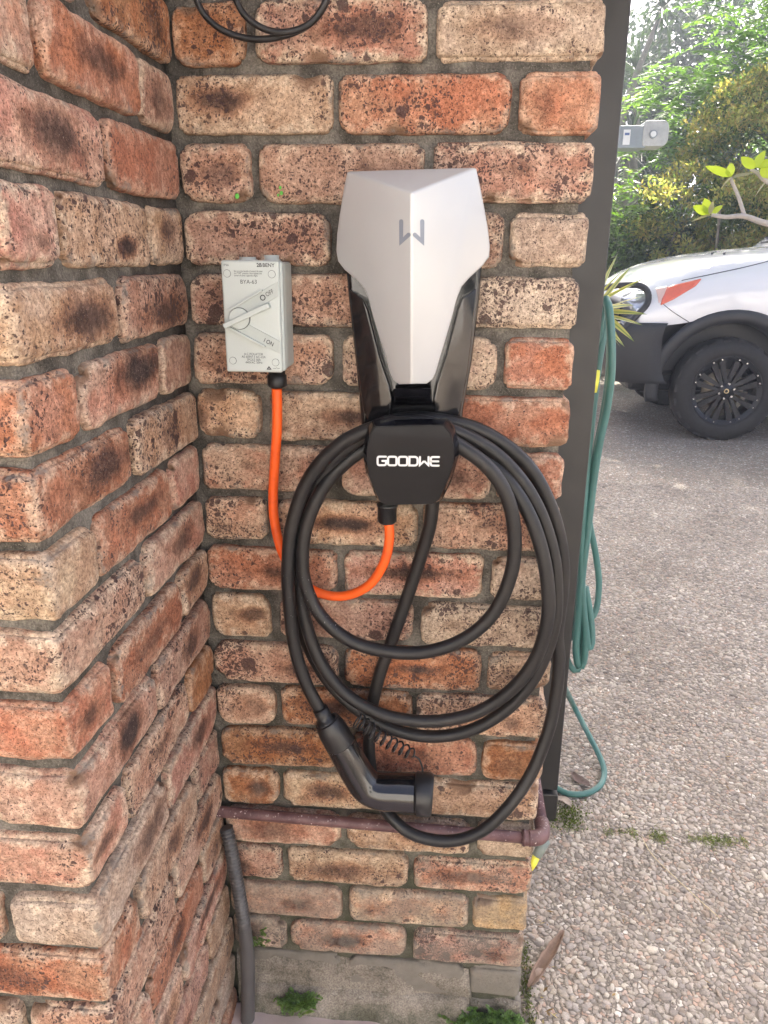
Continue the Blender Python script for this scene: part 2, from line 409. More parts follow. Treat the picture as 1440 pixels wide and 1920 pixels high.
# per course: three bricks, left to right, each (tone, scorch)
WALL = {
 -2: (('S', 0), ('R', 0), ('K', 0)), -1: (('C', 0), ('S', (0, 0, .5, .4, .7)), ('R', 0)), 0: (('R', 0), ('C', 0), ('S', 0)),
 1: (('O!', 0), ('S!', (.25, .05, .55, .5, .75)), ('P', (-.1, .1, .42, .40, .5))),
 2: (('C', (-.45, .1, .36, .42, .85)), ('R!', 0), ('R-', 0)),
 3: (('K', 0), ('K', (.3, .2, .12, .25, .4)), ('S!', (.1, .1, .2, .3, .35))),
 4: (('K!', (.25, -.1, .42, .3, .3)), ('K', 0), ('P', 0)),
 5: (('K!', (.1, 0, .5, .5, .3)), ('K', (.7, .5, .12, .16, .5)), ('P!', 0)),
 6: (('K!', (-.5, -.2, .3, .4, .4)), ('P', 0), ('R-', 0)),
 7: (('C', (-.85, -.2, .28, .5, .6)), ('C', (.2, .1, .36, .28, .8)), ('R', (-.35, -.35, .14, .45, .8))),
 8: (('S', (-.25, .1, .1, .25, .4)), ('S', 0), ('R', 0)),
 9: (('C!', (-.4, -.4, .3, .25, .5)), ('C!', (.02, .0, .46, .36, 1.)), ('S!', (.1, .2, .3, .4, .4))),
 10: (('R', 0), ('S', (.02, .12, .62, .32, .95)), ('P!', 0)),
 11: (('C', 0), ('K', (-.6, -.2, .35, .5, .35)), ('P!', (-.4, 0, .28, .3, .3))),
 12: (('K!', 0), ('O!', (.1, .05, .34, .28, 1.)), ('C!', 0)),
 13: (('C', 0), ('O', (-.15, .1, .55, .5, .85)), ('C!', (.45, -.15, .16, .4, .6))),
 14: (('O', (.05, .1, .5, .4, .75)), ('R!', (0, .1, .4, .3, .4)), ('O-', 0)),
 15: (('O', (.3, 0, .5, .5, .8)), ('C', (-.3, 0, .3, .45, .8)), ('C!', 0)),
 16: (('S-', 0), ('C', (.2, .1, .35, .4, .5)), ('P-', 0)),
 17: (('K!', (-.6, -.3, .5, .5, .7)), ('C', 0), ('S!', (-.2, 0, .55, .4, .65))),
 18: (('C-', (.2, -.1, .24, .4, .7)), ('C', (-.6, -.2, .16, .3, .5)), ('Y-', 0)),
 19: (('P!', (-.5, 0, .5, .7, .8)), ('S', (-.1, -.1, .4, .5, .95)), ('K!', (.5, -.2, .16, .4, .6))),
 20: (('G', 0), ('G', 0), ('G', (0, 0, 1.2, 1.2, .6))), 21: (('G-', 0), ('G-', 0), ('G-', 0))}
rw = random.Random(3)
for k, row in WALL.items():
    z0, z1 = course(k)
    ja, jb = (.2226, .4626) if k % 2 == 0 else (.1093, .3493)
    g = .0055
    ends = [(.001, ja-g), (ja+g, jb-g), (jb+g, .572)]
    for i, ((x0, x1), (t, s)) in enumerate(zip(ends, row)):
        gr = 0. if k < 15 else (.25 if k < 18 else .55 if k < 20 else 1.)
        if k == 17 and i == 2 or k == 18 and i == 2: gr = .45
        dy = rw.uniform(-.0025, .0025)+(.0045 if k > 19 else 0)
        jx0 = rw.uniform(-.003, .003) if i else 0; jx1 = rw.uniform(-.003, .003) if i < 2 else rw.uniform(-.005, .003)
        brick(wall, (x0+jx0, dy, z0+rw.uniform(-.002, .002)), (x1+jx1, dy+.105, z1+rw.uniform(-.002, .002)), t, 'y' if i < 2 else 'yx', s or None, gr, 1.25 if k > 10 and i == 2 else 1.)
core('mortar', (-.02, .0135, -.02), (.5600, .108, course(-2)[1]+.004), wall)

pier = thing('brick_pier', 'salmon and straw brick pier jutting forward at the left, rounded corner', 'pier', (-.2, -.3, 0))
PIER = {  # side face, from the outer corner towards the wall
 -2: ('R', 'S', 'K'), -1: ('S', 'R'), 0: ('O', 'C', 'R'), 1: ('S', 'O!'),
 2: ('S', 'R-', 'K-'), 3: ('S', 'R'), 4: ('S', 'C!', 'C'), 5: ('C', 'K'), 6: ('R', 'S', 'K-'), 7: ('R', 'C!'), 8: ('C', 'R', 'S-'),
 9: ('C', 'S'), 10: ('R-', 'R', 'C'), 11: ('K-', 'K'), 12: ('S', 'C!', 'O-'), 13: ('P-', 'S'), 14: ('R', 'C', 'K'), 15: ('K', 'C'),
 16: ('S-', 'R', 'C'), 17: ('C', 'S'), 18: ('S', 'K', 'C-'), 19: ('R', 'C'), 20: ('C', 'S', 'P'), 21: ('K', 'R')}
PS = {(2, 1): (.1, .1, .45, .45, .75), (3, 0): (.15, 0, .38, .55, .85), (4, 1): (.45, -.4, .2, .35, .9), (4, 0): (.2, -.3, .25, .3, .5), (5, 0): (.3, -.1, .35, .6, .8), (5, 1): (.1, -.3, .35, .6, .7),
      (6, 1): (.35, .25, .5, .55, .85), (7, 0): (.25, .1, .34, .6, .85), (7, 1): (.1, 0, .25, .5, .6), (8, 1): (.1, .15, .4, .5, .75), (9, 1): (.1, .1, .28, .65, .7),
      (11, 0): (.05, .1, .32, .6, .85), (11, 1): (.1, 0, .3, .6, .7), (12, 1): (-.1, .1, .3, .3, .4), (13, 0): (.5, 0, .3, .6, .6), (13, 1): (.2, .1, .35, .6, .8),
      (14, 1): (.1, 0, .3, .5, .5), (15, 1): (.2, .1, .3, .5, .75), (10, 1): (.1, 0, .35, .4, .4), (1, 1): (.5, 0, .2, .6, .6), (17, 0): (0, 0, .4, .5, .5), (16, 1): (0, .1, .4, .5, .6)}
FRONT = {9: 'P', 10: 'P', 11: 'R', 12: 'S', 13: 'K', 14: 'S', 15: 'P', 16: 'K', 17: 'S', 18: 'C', 19: 'K'}
for k, row in PIER.items():
    z0, z1 = course(k); g = .0055
    ys = [(-.478, -.366-g), (-.366+g, -.121-g), (-.121+g, .007)] if k % 2 == 0 else [(-.478, -.241-g), (-.241+g, .007)]
    for i, ((y0, y1), t) in enumerate(zip(ys, row)):
        dx = rw.uniform(-.003, .002)
        if i == 0: lo, hi, vis = (-.232 if k % 2 == 0 else -.108, y0+rw.uniform(-.004, .003), z0), (dx, y1, z1), 'xy'
        else: lo, hi, vis = (-.105, y0, z0), (dx, y1, z1), 'x'
        o = brick(pier, lo, hi, t, vis, None, .35 if k > 18 else 0., 1.15)
        s = PS.get((k, i))
        if s:
            s = (s[0]+rw.uniform(-.15, .15), s[1], s[2]*rw.uniform(.8, 1.7), s[3]*rw.uniform(.7, 1.15), min(1., s[4]*rw.uniform(.9, 1.25)))
            sx = [hi[q]-lo[q] for q in range(3)]
            o['sc'] = [sx[0]/2, s[0]*sx[1]/2, s[1]*sx[2]/2]; o['si'] = [12., 1/(s[2]*sx[1]/2), 1/(s[3]*sx[2]/2)]; o['sst'] = float(s[4])
    if k >= 2:                                           # next brick along the front face
        x1 = -.232-.011 if k % 2 == 0 else -.108-.011
        brick(pier, (x1-.11-(.0 if k % 2 == 0 else .12), -.478+rw.uniform(-.003, .003), z0), (x1, -.375, z1), FRONT.get(k, 'SKRC'[k % 4]), 'y', None, .3 if k > 18 else 0., 1.15)
core('mortar', (-.45, -.4655, -.02), (-.0125, .1, course(-2)[1]+.004), pier)

# ================================================================== FIXTURES ON THE WALL
def pearl_material():
    m = M('pearl_cover'); p = m.oc()
    sm = m.noise(p, 22, 4, .6)
    m.bsdf(Base_Color=m.mix(sm, (.455, .468, .475), (.48, .492, .498)), Metallic=.3, Roughness=.33)
    return m.m
PEARL = pearl_material()
GLOSS = simple('black_gloss_plastic', (.006, .006, .008), .09, var=.2, spec=.16)
GLOSS2 = simple('connector_gloss_plastic', (.008, .008, .009), .12, var=.2, spec=.75)
SATIN = simple('black_satin_plastic', (.013, .013, .014), .38, var=.2, bump=.0002, bs=900)
def rubber_material():
    m = M('black_rubber'); p = m.gp()
    c = m.mix(m.ss(m.noise(p, 9, 5, .6), .4, .75), (.010, .0095, .010), (.020, .018, .017))       # dusty film
    sc = m.math('MULTIPLY', m.ss(m.noise(p, 260, 3, .6), .68, .72), m.ss(m.noise(p, 6, 2), .60, .66)); c = m.mix(m.math('MULTIPLY', sc, .8), c, (.45, .45, .45))   # scuffs
    m.bsdf(Base_Color=c, Roughness=m.lin(m.noise(p, 30, 4), .3, .7, .38, .52), Specular_IOR_Level=.42, Normal=m.bump(m.noise(p, 500, 3), .0003)); return m.m
RUBBER = rubber_material()
def orange_material():
    m = M('orange_sheath'); p = m.oc(); g = m.noise(p, 40, 5, .65)
    c = m.mix(m.ss(g, .45, .75), (.86, .115, .012), (.70, .085, .012))
    m.bsdf(Base_Color=c, Roughness=.45, Specular_IOR_Level=.4); return m.m
ORANGE = orange_material()
PVC = simple('light_grey_pvc', (.44, .485, .465), .38, var=.05, vs=20, bump=.0001)
PVC2 = simple('light_grey_pvc_dull', (.39, .43, .41), .45, var=.06)  # darker copy of the grey; recess shade of the arms is in the colour
INK = simple('grey_print', (.045, .045, .05), .6)
PRINT_W = simple('white_print', (.62, .62, .62), .5)
BADGE = simple('grey_badge', (.20, .225, .27), .35)

# ---------------------------------------------------------------- charger
charger = thing('wall_charger', 'pearl white and gloss black electric car charger on the brick wall', 'charger', (.335, 0, 1.1))
def pl3(a, b, c): return a, np.cross(np.array(b)-np.array(a), np.array(c)-np.array(a))
A_, B_ = at(772, 361, -.136), at(771.5, 722, -.108)
TL, TR = at(652, 321, -.080), at(892, 314, -.080)
LP, RP = pl3(A_, B_, TL), pl3(A_, TR, B_)
def on(pl, px, py): return Vector(hit(px, py, pl[0], pl[1]))
lo_ = [(644, 350), (636, 400), (631, 440), (629.5, 470), (633, 490), (645, 506), (667, 524), (681, 540), (690, 560), (699, 595), (716, 650), (731, 700), (737, 714), (748, 722)]
ro_ = [(901, 348), (910, 395), (916, 430), (919.5, 462), (918, 482), (905, 499), (880, 522), (866, 538), (857, 560), (848, 595), (832, 650), (817, 700), (811, 713), (800, 721)]
bm = bmesh.new()
vA, vB, vTL, vTR = (bm.verts.new(p) for p in (A_, B_, TL, TR))
lv = [bm.verts.new(on(LP, *q)) for q in lo_]; rv = [bm.verts.new(on(RP, *q)) for q in ro_]
bm.faces.new([vA, vTL]+lv+[vB]); bm.faces.new([vA, vB]+rv[::-1]+[vTR]); bm.faces.new([vA, vTR, vTL])
loop = [vTL]+lv+[vB]+rv[::-1]+[vTR]
cen = Vector((.335, 0, 1.43))
def back(v, dy, k):
    c = v.co.copy(); s = (cen-c)*k; s.y = 0; q = c+s; q.y = max(c.y+dy, -1); return q
bl = [bm.verts.new(Vector((b.x, min(b.y, -.052) if i in (0,) else b.y, b.z))) for i, b in enumerate(back(v, .022, .035) for v in loop)]
n = len(loop)
for i in range(n): bm.faces.new((loop[i], bl[i], bl[(i+1) % n], loop[(i+1) % n]))
bmesh.ops.recalc_face_normals(bm, faces=bm.faces[:])
es = [e for e in bm.edges if len(e.link_faces) == 2 and e.calc_face_angle(0) > R(12) and not (e.verts[0] in bl and e.verts[1] in bl) and ((e.verts[0] in loop+[vA]) and (e.verts[1] in loop+[vA]))]
bmesh.ops.bevel(bm, geom=es, offset=.0034, segments=4, affect='EDGES', profile=.5, clamp_overlap=True)
me = from_bm(bm, 'cover'); smooth_by_angle(me, 14)
put(obj('cover', me, PEARL), charger)
# black body behind it
bodyF = [(655, 345), (890, 340), (905, 470), (898, 560), (884, 680), (868, 770), (862, 850), (846, 905), (826, 945), (716, 947), (694, 905), (680, 850), (677, 790), (668, 690), (655, 575), (645, 470)]
cx_, cz_ = .336, 1.33
fo = [at(*q, -.046) for q in bodyF]; bo = [Vector((cx_+(p.x-cx_)*1.03, -.004, p.z)) for p in fo]
me = from_bm(prism(fo, bo, .007, 4, 20), 'body'); smooth_by_angle(me, 35); body = put(obj('body', me, GLOSS2), charger)
# raised cheeks that frame the cover (the gloss side panels) and the sill under it
for side in (0, 1):
    q = [(652, 540), (680, 560), (690, 582), (712, 668), (730, 722), (736, 748), (728, 790), (690, 790), (680, 770), (670, 690)] if side == 0 else [(894, 540), (868, 558), (858, 582), (836, 668), (818, 722), (812, 748), (818, 790), (856, 790), (864, 770), (878, 690)]
    o3 = [at(x, y, -.066 if 0 < i < 7 else -.050) for i, (x, y) in enumerate(q)]; b3 = [Vector((p.x, -.035, p.z)) for p in o3]
    me = from_bm(prism(o3, b3, .003, 3, 20), 'side_panel'); smooth_by_angle(me, 40); put(obj('side_panel', me, GLOSS2), charger)
o3 = [at(737, 729, -.094), at(809, 728, -.094), at(806, 745, -.086), at(741, 746, -.086)]; b3 = [at(737, 729, -.06), at(809, 728, -.06), at(812, 760, -.06), at(735, 760, -.06)]
me = from_bm(prism(o3, b3, .002, 3, 20), 'sill'); put(obj('sill', me, GLOSS), charger)
# cable hub and front plate
hub = tube('cable_hub', [at(772, 866, -.05), at(772, 866, -.118)], .036, 32); put(obj('cable_hub', hub, SATIN), charger)
plate = [(703, 800), (832, 797), (845, 812), (852, 842), (851, 862), (843, 890), (822, 938), (810, 945), (724, 947), (712, 940), (692, 890), (688, 862), (689, 838), (695, 812)]
pc = at(771, 868, -.132)
o3 = [at(*q, -.134) for q in plate]; b3 = [Vector((pc.x+(p.x-pc.x)*1.11, -.118, pc.z+(p.z-pc.z)*1.08)) for p in o3]
b4 = [Vector((p.x, -.108, p.z)) for p in b3]
bm = bmesh.new(); L1 = [bm.verts.new(p) for p in o3]; L2 = [bm.verts.new(p) for p in b3]; L3 = [bm.verts.new(p) for p in b4]; n = len(L1)
bm.faces.new(L1); bm.faces.new(L3[::-1])
for a, b in ((L1, L2), (L2, L3)):
    for i in range(n): bm.faces.new((a[i], b[i], b[(i+1) % n], a[(i+1) % n]))
bmesh.ops.recalc_face_normals(bm, faces=bm.faces[:])
bmesh.ops.bevel(bm, geom=[e for e in bm.edges if e.calc_face_angle(0) > R(18)], offset=.0012, segments=2, affect='EDGES', clamp_overlap=True)
me = from_bm(bm, 'front_plate'); smooth_by_angle(me, 25); plateo = put(obj('front_plate', me, GLOSS), charger)
# lettering on the plate: drawn in units of cap height 1, strokes with rounded corners
def let(ch):
    if ch == 'G': return [[(.95, 1)]+arc(.22, .78, .22, 90, 180)+arc(.22, .22, .22, 180, 270)+arc(.75, .22, .22, 270, 360)+[(.97, .5), (.55, .5)]], 1.12
    if ch == 'O': a = arc(.22, .78, .22, 90, 180)+arc(.22, .22, .22, 180, 270)+arc(.75, .22, .22, 270, 360)+arc(.75, .78, .22, 0, 90); return [a+[a[0]]], 1.14
    if ch == 'D': a = [(0, 1), (0, 0)]+arc(.62, .32, .32, 270, 360)+arc(.62, .68, .32, 0, 90); return [a+[a[0]]], 1.12
    if ch == 'W': return [[(0, 1), (0, .06), (.42, .46)], [(.56, .46), (.98, .06), (.98, 1)]], 1.16
    if ch == 'E': return [[(.9, 1)]+arc(.22, .78, .22, 90, 180)+arc(.22, .22, .22, 180, 270)+[(.9, 0)], [(0, .5), (.85, .5)]], 1.0
def word(s, gap=.2):
    out = []; x = 0
    for ch in s:
        st, wd = let(ch); out += [[(px+x, py) for px, py in q] for q in st]; x += wd+gap-.12
    return out, x-gap
st, W_ = word('GOODWE'); o0, o1, o2 = at(708, 872, -.134), at(822, 873, -.134), at(708, 856, -.134)
sxy = (o1.x-o0.x)/W_; szz = o2.z-o0.z; slope = (o1.z-o0.z)/(o1.x-o0.x)
fr = lambda u, v, l: Vector((o0.x+u*sxy, -.134-l, o0.z+v*szz+u*sxy*slope))
put(obj('lettering', from_bm(ribbon(st, .235, fr), 'lettering'), PRINT_W), charger)
def facet(pl):                                            # frame lying in a facet of the cover
    n_ = Vector(pl[1]).normalized(); n_ = n_ if n_.y < 0 else -n_
    return lambda u, v, l: on(pl, u, v)+n_*l
for pl, st in ((LP, [(752.5, 415), (752.5, 453), (766.5, 440)]), (RP, [(791.5, 415), (791.5, 453), (777.5, 440)])):
    put(obj('emblem', from_bm(ribbon([st], 8., facet(pl), .0003), 'emblem'), BADGE), charger)
gl = at(726, 945, -.055)
put(obj('cable_gland', tube('cable_gland', [gl, gl-Vector((0, 0, .004)), gl-Vector((0, 0, .0045)), gl-Vector((0, 0, .027)), gl-Vector((0, 0, .030))], [.016, .016, .0145, .0145, .012], 8), SATIN), charger)

# ---------------------------------------------------------------- isolator switch
iso = thing('isolator_switch', 'pale grey weatherproof isolator switch box above the orange cable', 'switch', (.11, 0, 1.29))
FY = -.076
c0, c1, c2, c3 = at(414, 488, FY), at(523, 488, FY), at(529, 699, FY), at(424, 697, FY)
ix0, ix1 = (c0.x+c3.x)/2, (c1.x+c2.x)/2; iz0, iz1 = (c2.z+c3.z)/2, (c0.z+c1.z)/2
iw, ih = ix1-ix0, iz1-iz0
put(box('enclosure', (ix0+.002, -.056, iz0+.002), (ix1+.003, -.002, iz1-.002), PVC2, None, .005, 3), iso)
put(box('lid', (ix0+.001, -.069, iz0+.0008), (ix1+.003, -.054, iz1-.0008), PVC, None, .004, 3), iso)
lid = put(box('faceplate', (ix0, FY, iz0), (ix1, -.067, iz1), PVC, None, .003, 3), iso)
ifr = lambda u, v, l: Vector((ix0+u, FY-l, iz1-v))       # u right, v down, metres from the top-left corner
kx, kz = .285*iw, .51*ih
def ridge(name, pts, wid, h, mat, round_=.0):
    d = np.array(pts[1])-np.array(pts[0]); d /= np.linalg.norm(d); nn = np.array([-d[1], d[0]])*wid/2
    q = [np.array(pts[0])+nn, np.array(pts[1])+nn, np.array(pts[1])-nn, np.array(pts[0])-nn]
    me = from_bm(prism([ifr(*p, h) for p in q], [ifr(*p, -.002) for p in q], .0008, 2, 20), name); return put(obj(name, me, mat), iso)
OFFD, OND = np.array([.87, -.495]), np.array([.89, .455])
OFFD /= np.linalg.norm(OFFD); OND /= np.linalg.norm(OND); kc = np.array([kx, kz])
for D, sh, hw_ in ((OFFD, -.0085, .0084), (OND, .0105, .0078)):
    end = (iw*.975-kx)/D[0]; nn = np.array([-D[1], D[0]])*hw_; s = D[1]; k2 = kc+np.array([0, sh])
    q = [k2+nn, k2+D*(end-nn[0]/D[0])+nn, k2+D*(end+nn[0]/D[0])-nn, k2-nn]
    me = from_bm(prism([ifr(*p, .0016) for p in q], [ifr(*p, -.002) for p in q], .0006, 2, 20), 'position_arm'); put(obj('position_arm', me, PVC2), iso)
    up = nn if s > 0 else -nn                            # outer border ridge of each arm
    ridge('arm_rib', [k2+up*1.06-D*.012, k2+D*end*.70+up*1.06], .0030, .0062, PVC)
put(obj('dial_recess', tube('dial_recess', [ifr(kx, kz, -.001), ifr(kx, kz, .0022)], .0150, 32), INK), iso)
put(obj('dial', tube('dial', [ifr(kx, kz, -.001), ifr(kx, kz, .0042), ifr(kx, kz, .0048)], [.0142, .0142, .0136], 32), PVC), iso)
hd = np.array([.91, -.41]); hd /= np.linalg.norm(hd)
ridge('switch_handle', [kc-hd*.0225+np.array([0, .001]), kc+hd*.048+np.array([0, .001])], .0068, .0115, PVC)
for u, v in ((.105, .115), (.875, .118), (.125, .895), (.885, .905)):
    put(obj('screw_cap', tube('screw_cap', [ifr(u*iw, v*ih, -.001), ifr(u*iw, v*ih, .0003)], .0052, 24), INK), iso)
    put(obj('screw_cap', tube('screw_cap', [ifr(u*iw, v*ih, -.001), ifr(u*iw, v*ih, .0007)], .0047, 24), PVC), iso)
def itext(name, s, size, u, v, al='LEFT', rot=0., sx=1., lift=.0003, bold=0.):
    c, s_ = math.cos(rot), math.sin(rot)
    f = lambda a, b, l: ifr(u*iw+a*c-b*s_, v*ih-(a*s_+b*c), l)
    put(obj(name, text_mesh(name, s, size, f, al, lift, sx, bold), INK), iso)
itext('lettering', 'IP66', .0042, .05, .042); itext('lettering', 'BENY', .0068, .72, .042, bold=.00012); itext('lettering', '2B', .0068, .62, .042, bold=.0002)
for i, s in enumerate(('Be sure the handle of switch & cover', 'are "OFF" position, then tighten the', 'screw of cover opposite angle.')): itext('lettering', s, .0034, .225, .094+.019*i, sx=.78)
itext('lettering', 'BYA-63', .0075, .47, .187, 'CENTER')
itext('lettering', 'OFF', .0085, .765, .300, 'LEFT', R(28), .8, .0022); itext('lettering', 'I ON', .0082, .70, .700, 'LEFT', R(-26), .85, .0022, .0001)
rg = [[(.71*iw+.0033*math.cos(t), .322*ih+.0033*math.sin(t)) for t in np.linspace(0, 2*math.pi, 17)]]
put(obj('off_ring', from_bm(ribbon(rg, .0014, lambda u, v, l: ifr(u, v, l+.0021)), 'off_ring'), INK), iso)
for i, s in enumerate(('A.C.ISOLATOR', 'AS 60947.3 AC-22A', '3POLE 58A', '440VAC 50Hz')): itext('lettering', s, .0046, .5, .832+.026*i, 'CENTER', sx=.9)
tri = [[(.735*iw, .968*ih), (.765*iw, .945*ih), (.795*iw, .968*ih), (.735*iw, .968*ih)]]
put(obj('compliance_mark', from_bm(ribbon(tri, .0014, ifr), 'compliance_mark'), INK), iso)
put(obj('switch_symbol', from_bm(ribbon([[(.84*iw, .96*ih), (.885*iw, .96*ih), (.905*iw, .952*ih)], [(.91*iw, .96*ih), (.955*iw, .96*ih)]], .0005, ifr), 'switch_symbol'), INK), iso)
for u, h, r in ((.36, .0045, .0135), (.78, .0085, .0125)):
    b = Vector((ix0+u*iw, -.040, iz1-.003)); put(obj('conduit_plug', tube('conduit_plug', [b, b+Vector((0, 0, .004)), b+Vector((0, 0, .0042)), b+Vector((0, 0, .004+h*.7))], [r, r, r*.86, r*.86], 8 if u > .5 else 24), PVC), iso)
gb = Vector((at(519, 700, -.040).x, -.040, iz0+.004))
put(obj('cable_gland', tube('cable_gland', [gb, gb-Vector((0, 0, .012)), gb-Vector((0, 0, .0122)), gb-Vector((0, 0, .028)), gb-Vector((0, 0, .031))], [.0125, .0125, .0145, .0145, .011], 8), SATIN), iso)

# ---------------------------------------------------------------- orange supply cable
oc_ = [(519, 728, -.040), (519.5, 800, -.036), (515, 870, -.028), (512, 935, -.022), (516, 985, -.02), (531, 1040, -.02), (560, 1087, -.022), (602, 1113, -.026), (648, 1117, -.032), (692, 1097, -.042), (720, 1055, -.05), (730, 1010, -.054), (727, 965, -.055)]
pts = resample([at(*q) for q in oc_], .006)
tag(obj('supply_cable', tube('supply_cable', pts, .0076, 14), ORANGE), 'bright orange supply cable looping from isolator box to charger', 'cable')

# ---------------------------------------------------------------- coiled black charging cable with its connector
cab = [(812, 930, -.045), (806, 985, -.038), (790, 1040, -.030), (765, 1115, -.024), (735, 1200, -.021), (712, 1265, -.018), (697, 1330, -.016), (692, 1395, -.015), (697, 1450, -.020), (712, 1500, -.040), (738, 1537, -.062), (778, 1566, -.072), (840, 1577, -.073), (900, 1560, -.072), (952, 1514, -.062), (996, 1450, -.045), (1028, 1370, -.032), (1044, 1292, -.026), (1048, 1235, -.026), (1045, 1185, -.028), (1053, 1120, -.03), (1056, 1060, -.032), (1047, 998, -.036), (1026, 935, -.042), (995, 880, -.048), (950, 836, -.054), (890, 803, -.060), (830, 789, -.064), (772, 785, -.064), (712, 797, -.062),
       (640, 842, -.054), (588, 905, -.045), (560, 985, -.036), (551, 1065, -.030), (556, 1140, -.028), (578, 1212, -.030), (620, 1283, -.034), (680, 1338, -.040), (745, 1370, -.044), (812, 1381, -.045), (880, 1370, -.047), (940, 1338, -.050), (985, 1294, -.054), (1018, 1238, -.058), (1039, 1172, -.060), (1043, 1105, -.060), (1037, 1040, -.061), (1015, 968, -.064), (980, 905, -.068), (928, 850, -.074), (862, 812, -.080), (800, 793, -.086), (750, 790, -.087), (700, 806, -.084),
       (634, 855, -.075), (588, 925, -.064), (566, 1005, -.055), (562, 1085, -.050), (573, 1165, -.048), (600, 1240, -.050), (645, 1298, -.053), (705, 1335, -.057), (765, 1350, -.060), (830, 1351, -.062), (900, 1333, -.066), (962, 1290, -.072), (1004, 1235, -.078), (1026, 1165, -.082), (1027, 1098, -.084), (1015, 1030, -.084), (992, 965, -.082), (955, 905, -.078), (905, 855, -.072), (850, 825, -.066), (790, 812, -.064), (735, 818, -.064),
       (670, 850, -.070), (615, 902, -.074), (580, 968, -.076), (567, 1035, -.076), (574, 1100, -.076), (606, 1160, -.078), (660, 1203, -.080), (730, 1222, -.081), (800, 1222, -.081), (870, 1198, -.083), (925, 1150, -.086), (957, 1080, -.090), (965, 1010, -.094), (953, 938, -.098), (920, 882, -.102), (868, 840, -.103), (805, 806, -.103), (755, 795, -.103), (705, 801, -.101),
       (635, 835, -.094), (580, 897, -.086), (549, 978, -.080), (540, 1060, -.075), (543, 1140, -.070), (554, 1220, -.066), (577, 1288, -.065), (606, 1340, -.066)]
ev = thing('charging_cable', 'thick black charging cable coiled over the charger hook, connector hanging', 'cable', at(772, 1100, -.05))
put(obj('cable', tube('cable', resample([at(*q) for q in cab], .006), .0104, 16), RUBBER), ev)
D_ = -.068
def cp(*q): return [at(x, y, D_) for x, y in q]
put(obj('strain_relief', tube('strain_relief', cp((600, 1328), (606, 1340), (610, 1348), (610.5, 1349), (616, 1360)), [.0125, .013, .013, .0165, .019], 20), SATIN), ev)
pp, rr = resample(cp((613, 1352), (623, 1368), (639, 1396)), .003, [.0205, .0248, .0255])
put(obj('collar', tube('collar', pp, rr, 28), SATIN), ev)
pp, rr = resample(cp((637, 1393), (650, 1416), (670, 1450), (688, 1474), (712, 1484), (745, 1486), (778, 1488)), .003, [.0252, .0262, .0270, .0285, .0305, .0318, .0322])
put(obj('grip', tube('grip', pp, rr, 32), GLOSS2), ev)
put(obj('seal_ring', tube('seal_ring', cp((776, 1488), (781, 1488.3)), .0300, 32), RUBBER), ev)
cpp = cp((780, 1488), (782, 1488), (806, 1489.5), (811, 1490))
cap = put(obj('end_cap', tube('end_cap', cpp, [.0345, .0362, .0362, .0335], 40), SATIN), ev)
# little coiled tether of the cap
t0, t1 = np.array(at(668, 1348, -.082)), np.array(at(778, 1416, -.070)); ax = t1-t0; ln = np.linalg.norm(ax); ax /= ln
n1 = np.cross(ax, (0, 1, 0)); n1 /= np.linalg.norm(n1); n2 = np.cross(ax, n1); hp = []
for i in range(281):
    t = i/280; a = t*2*math.pi*10.5; r_ = .0128*(1-.25*t)*(1 if t < .93 else (1-t)/.07*.8+.2)
    s = ln*(t**1.15)
    hp.append(t0+ax*s+(n1*math.cos(a)+n2*math.sin(a))*r_+np.array([0, 0, -.006*math.sin(t*math.pi)]))
hp += [np.array(x) for x in resample([hp[-1], at(786, 1424, -.068), at(792, 1440, -.068), at(792, 1450, -.068)], .002)]
put(obj('tether', tube('tether', hp, .0016, 6), SATIN), ev)

# ---------------------------------------------------------------- purple-brown water pipe with elbow
def pipe_material():
    m = M('maroon_painted_pipe'); p = m.gp()
    n1 = m.noise(p, 30, 5, .6); n2 = m.noise(p, 170, 3, .6)
    c = m.mix(m.ss(n1, .35, .65), (.085, .038, .040), (.15, .080, .078))
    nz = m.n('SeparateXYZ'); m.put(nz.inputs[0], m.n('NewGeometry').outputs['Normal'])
    v = m.vor(p, 150); fl = m.math('MULTIPLY', m.ss(v.outputs['Distance'], .24, .16), m.ss(m.noise(p, 38, 3), .50, .60))
    c = m.mix(m.math('MULTIPLY', fl, .9), c, (.62, .55, .52))      # flaked paint
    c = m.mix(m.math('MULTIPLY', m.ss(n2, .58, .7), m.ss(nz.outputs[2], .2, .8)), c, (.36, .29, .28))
    m.bsdf(Base_Color=c, Roughness=.5, Normal=m.bump(n2, .0008, .6)); return m.m
PIPE = pipe_material()
pipe = thing('water_pipe', 'purple-brown painted water pipe low along the brick wall with an elbow', 'pipe', (.3, 0, .2))
q0, q1 = at(404, 1521, -.016), at(985, 1571, -.022)
el = at(1018, 1573, -.022)
put(obj('straight_run', tube('straight_run', [q0-Vector((.05, 0, 0)), q0, q0.lerp(q1, .5), q1], .0102, 20), PIPE), pipe)
xr = el.x+.002
elp = [q1-Vector((.006, 0, 0)), q1+Vector((.008, 0, 0)), Vector((xr-.020, -.022, el.z)), Vector((xr-.006, -.016, el.z)), Vector((xr, 0, el.z+.001)), Vector((xr, .02, el.z+.001))]
put(obj('elbow', tube('elbow', resample(elp, .003), .0136, 20), PIPE), pipe)
for s in (q1-Vector((.004, 0, 0)), q1+Vector((.006, 0, 0))):
    put(obj('collar_ring', tube('collar_ring', [s, s+Vector((.0035, 0, 0))], .0150, 20), PIPE), pipe)
put(obj('return_run', tube('return_run', [Vector((xr, .012, el.z+.001)), Vector((xr, .5, el.z+.012))], .0108, 20), PIPE), pipe)

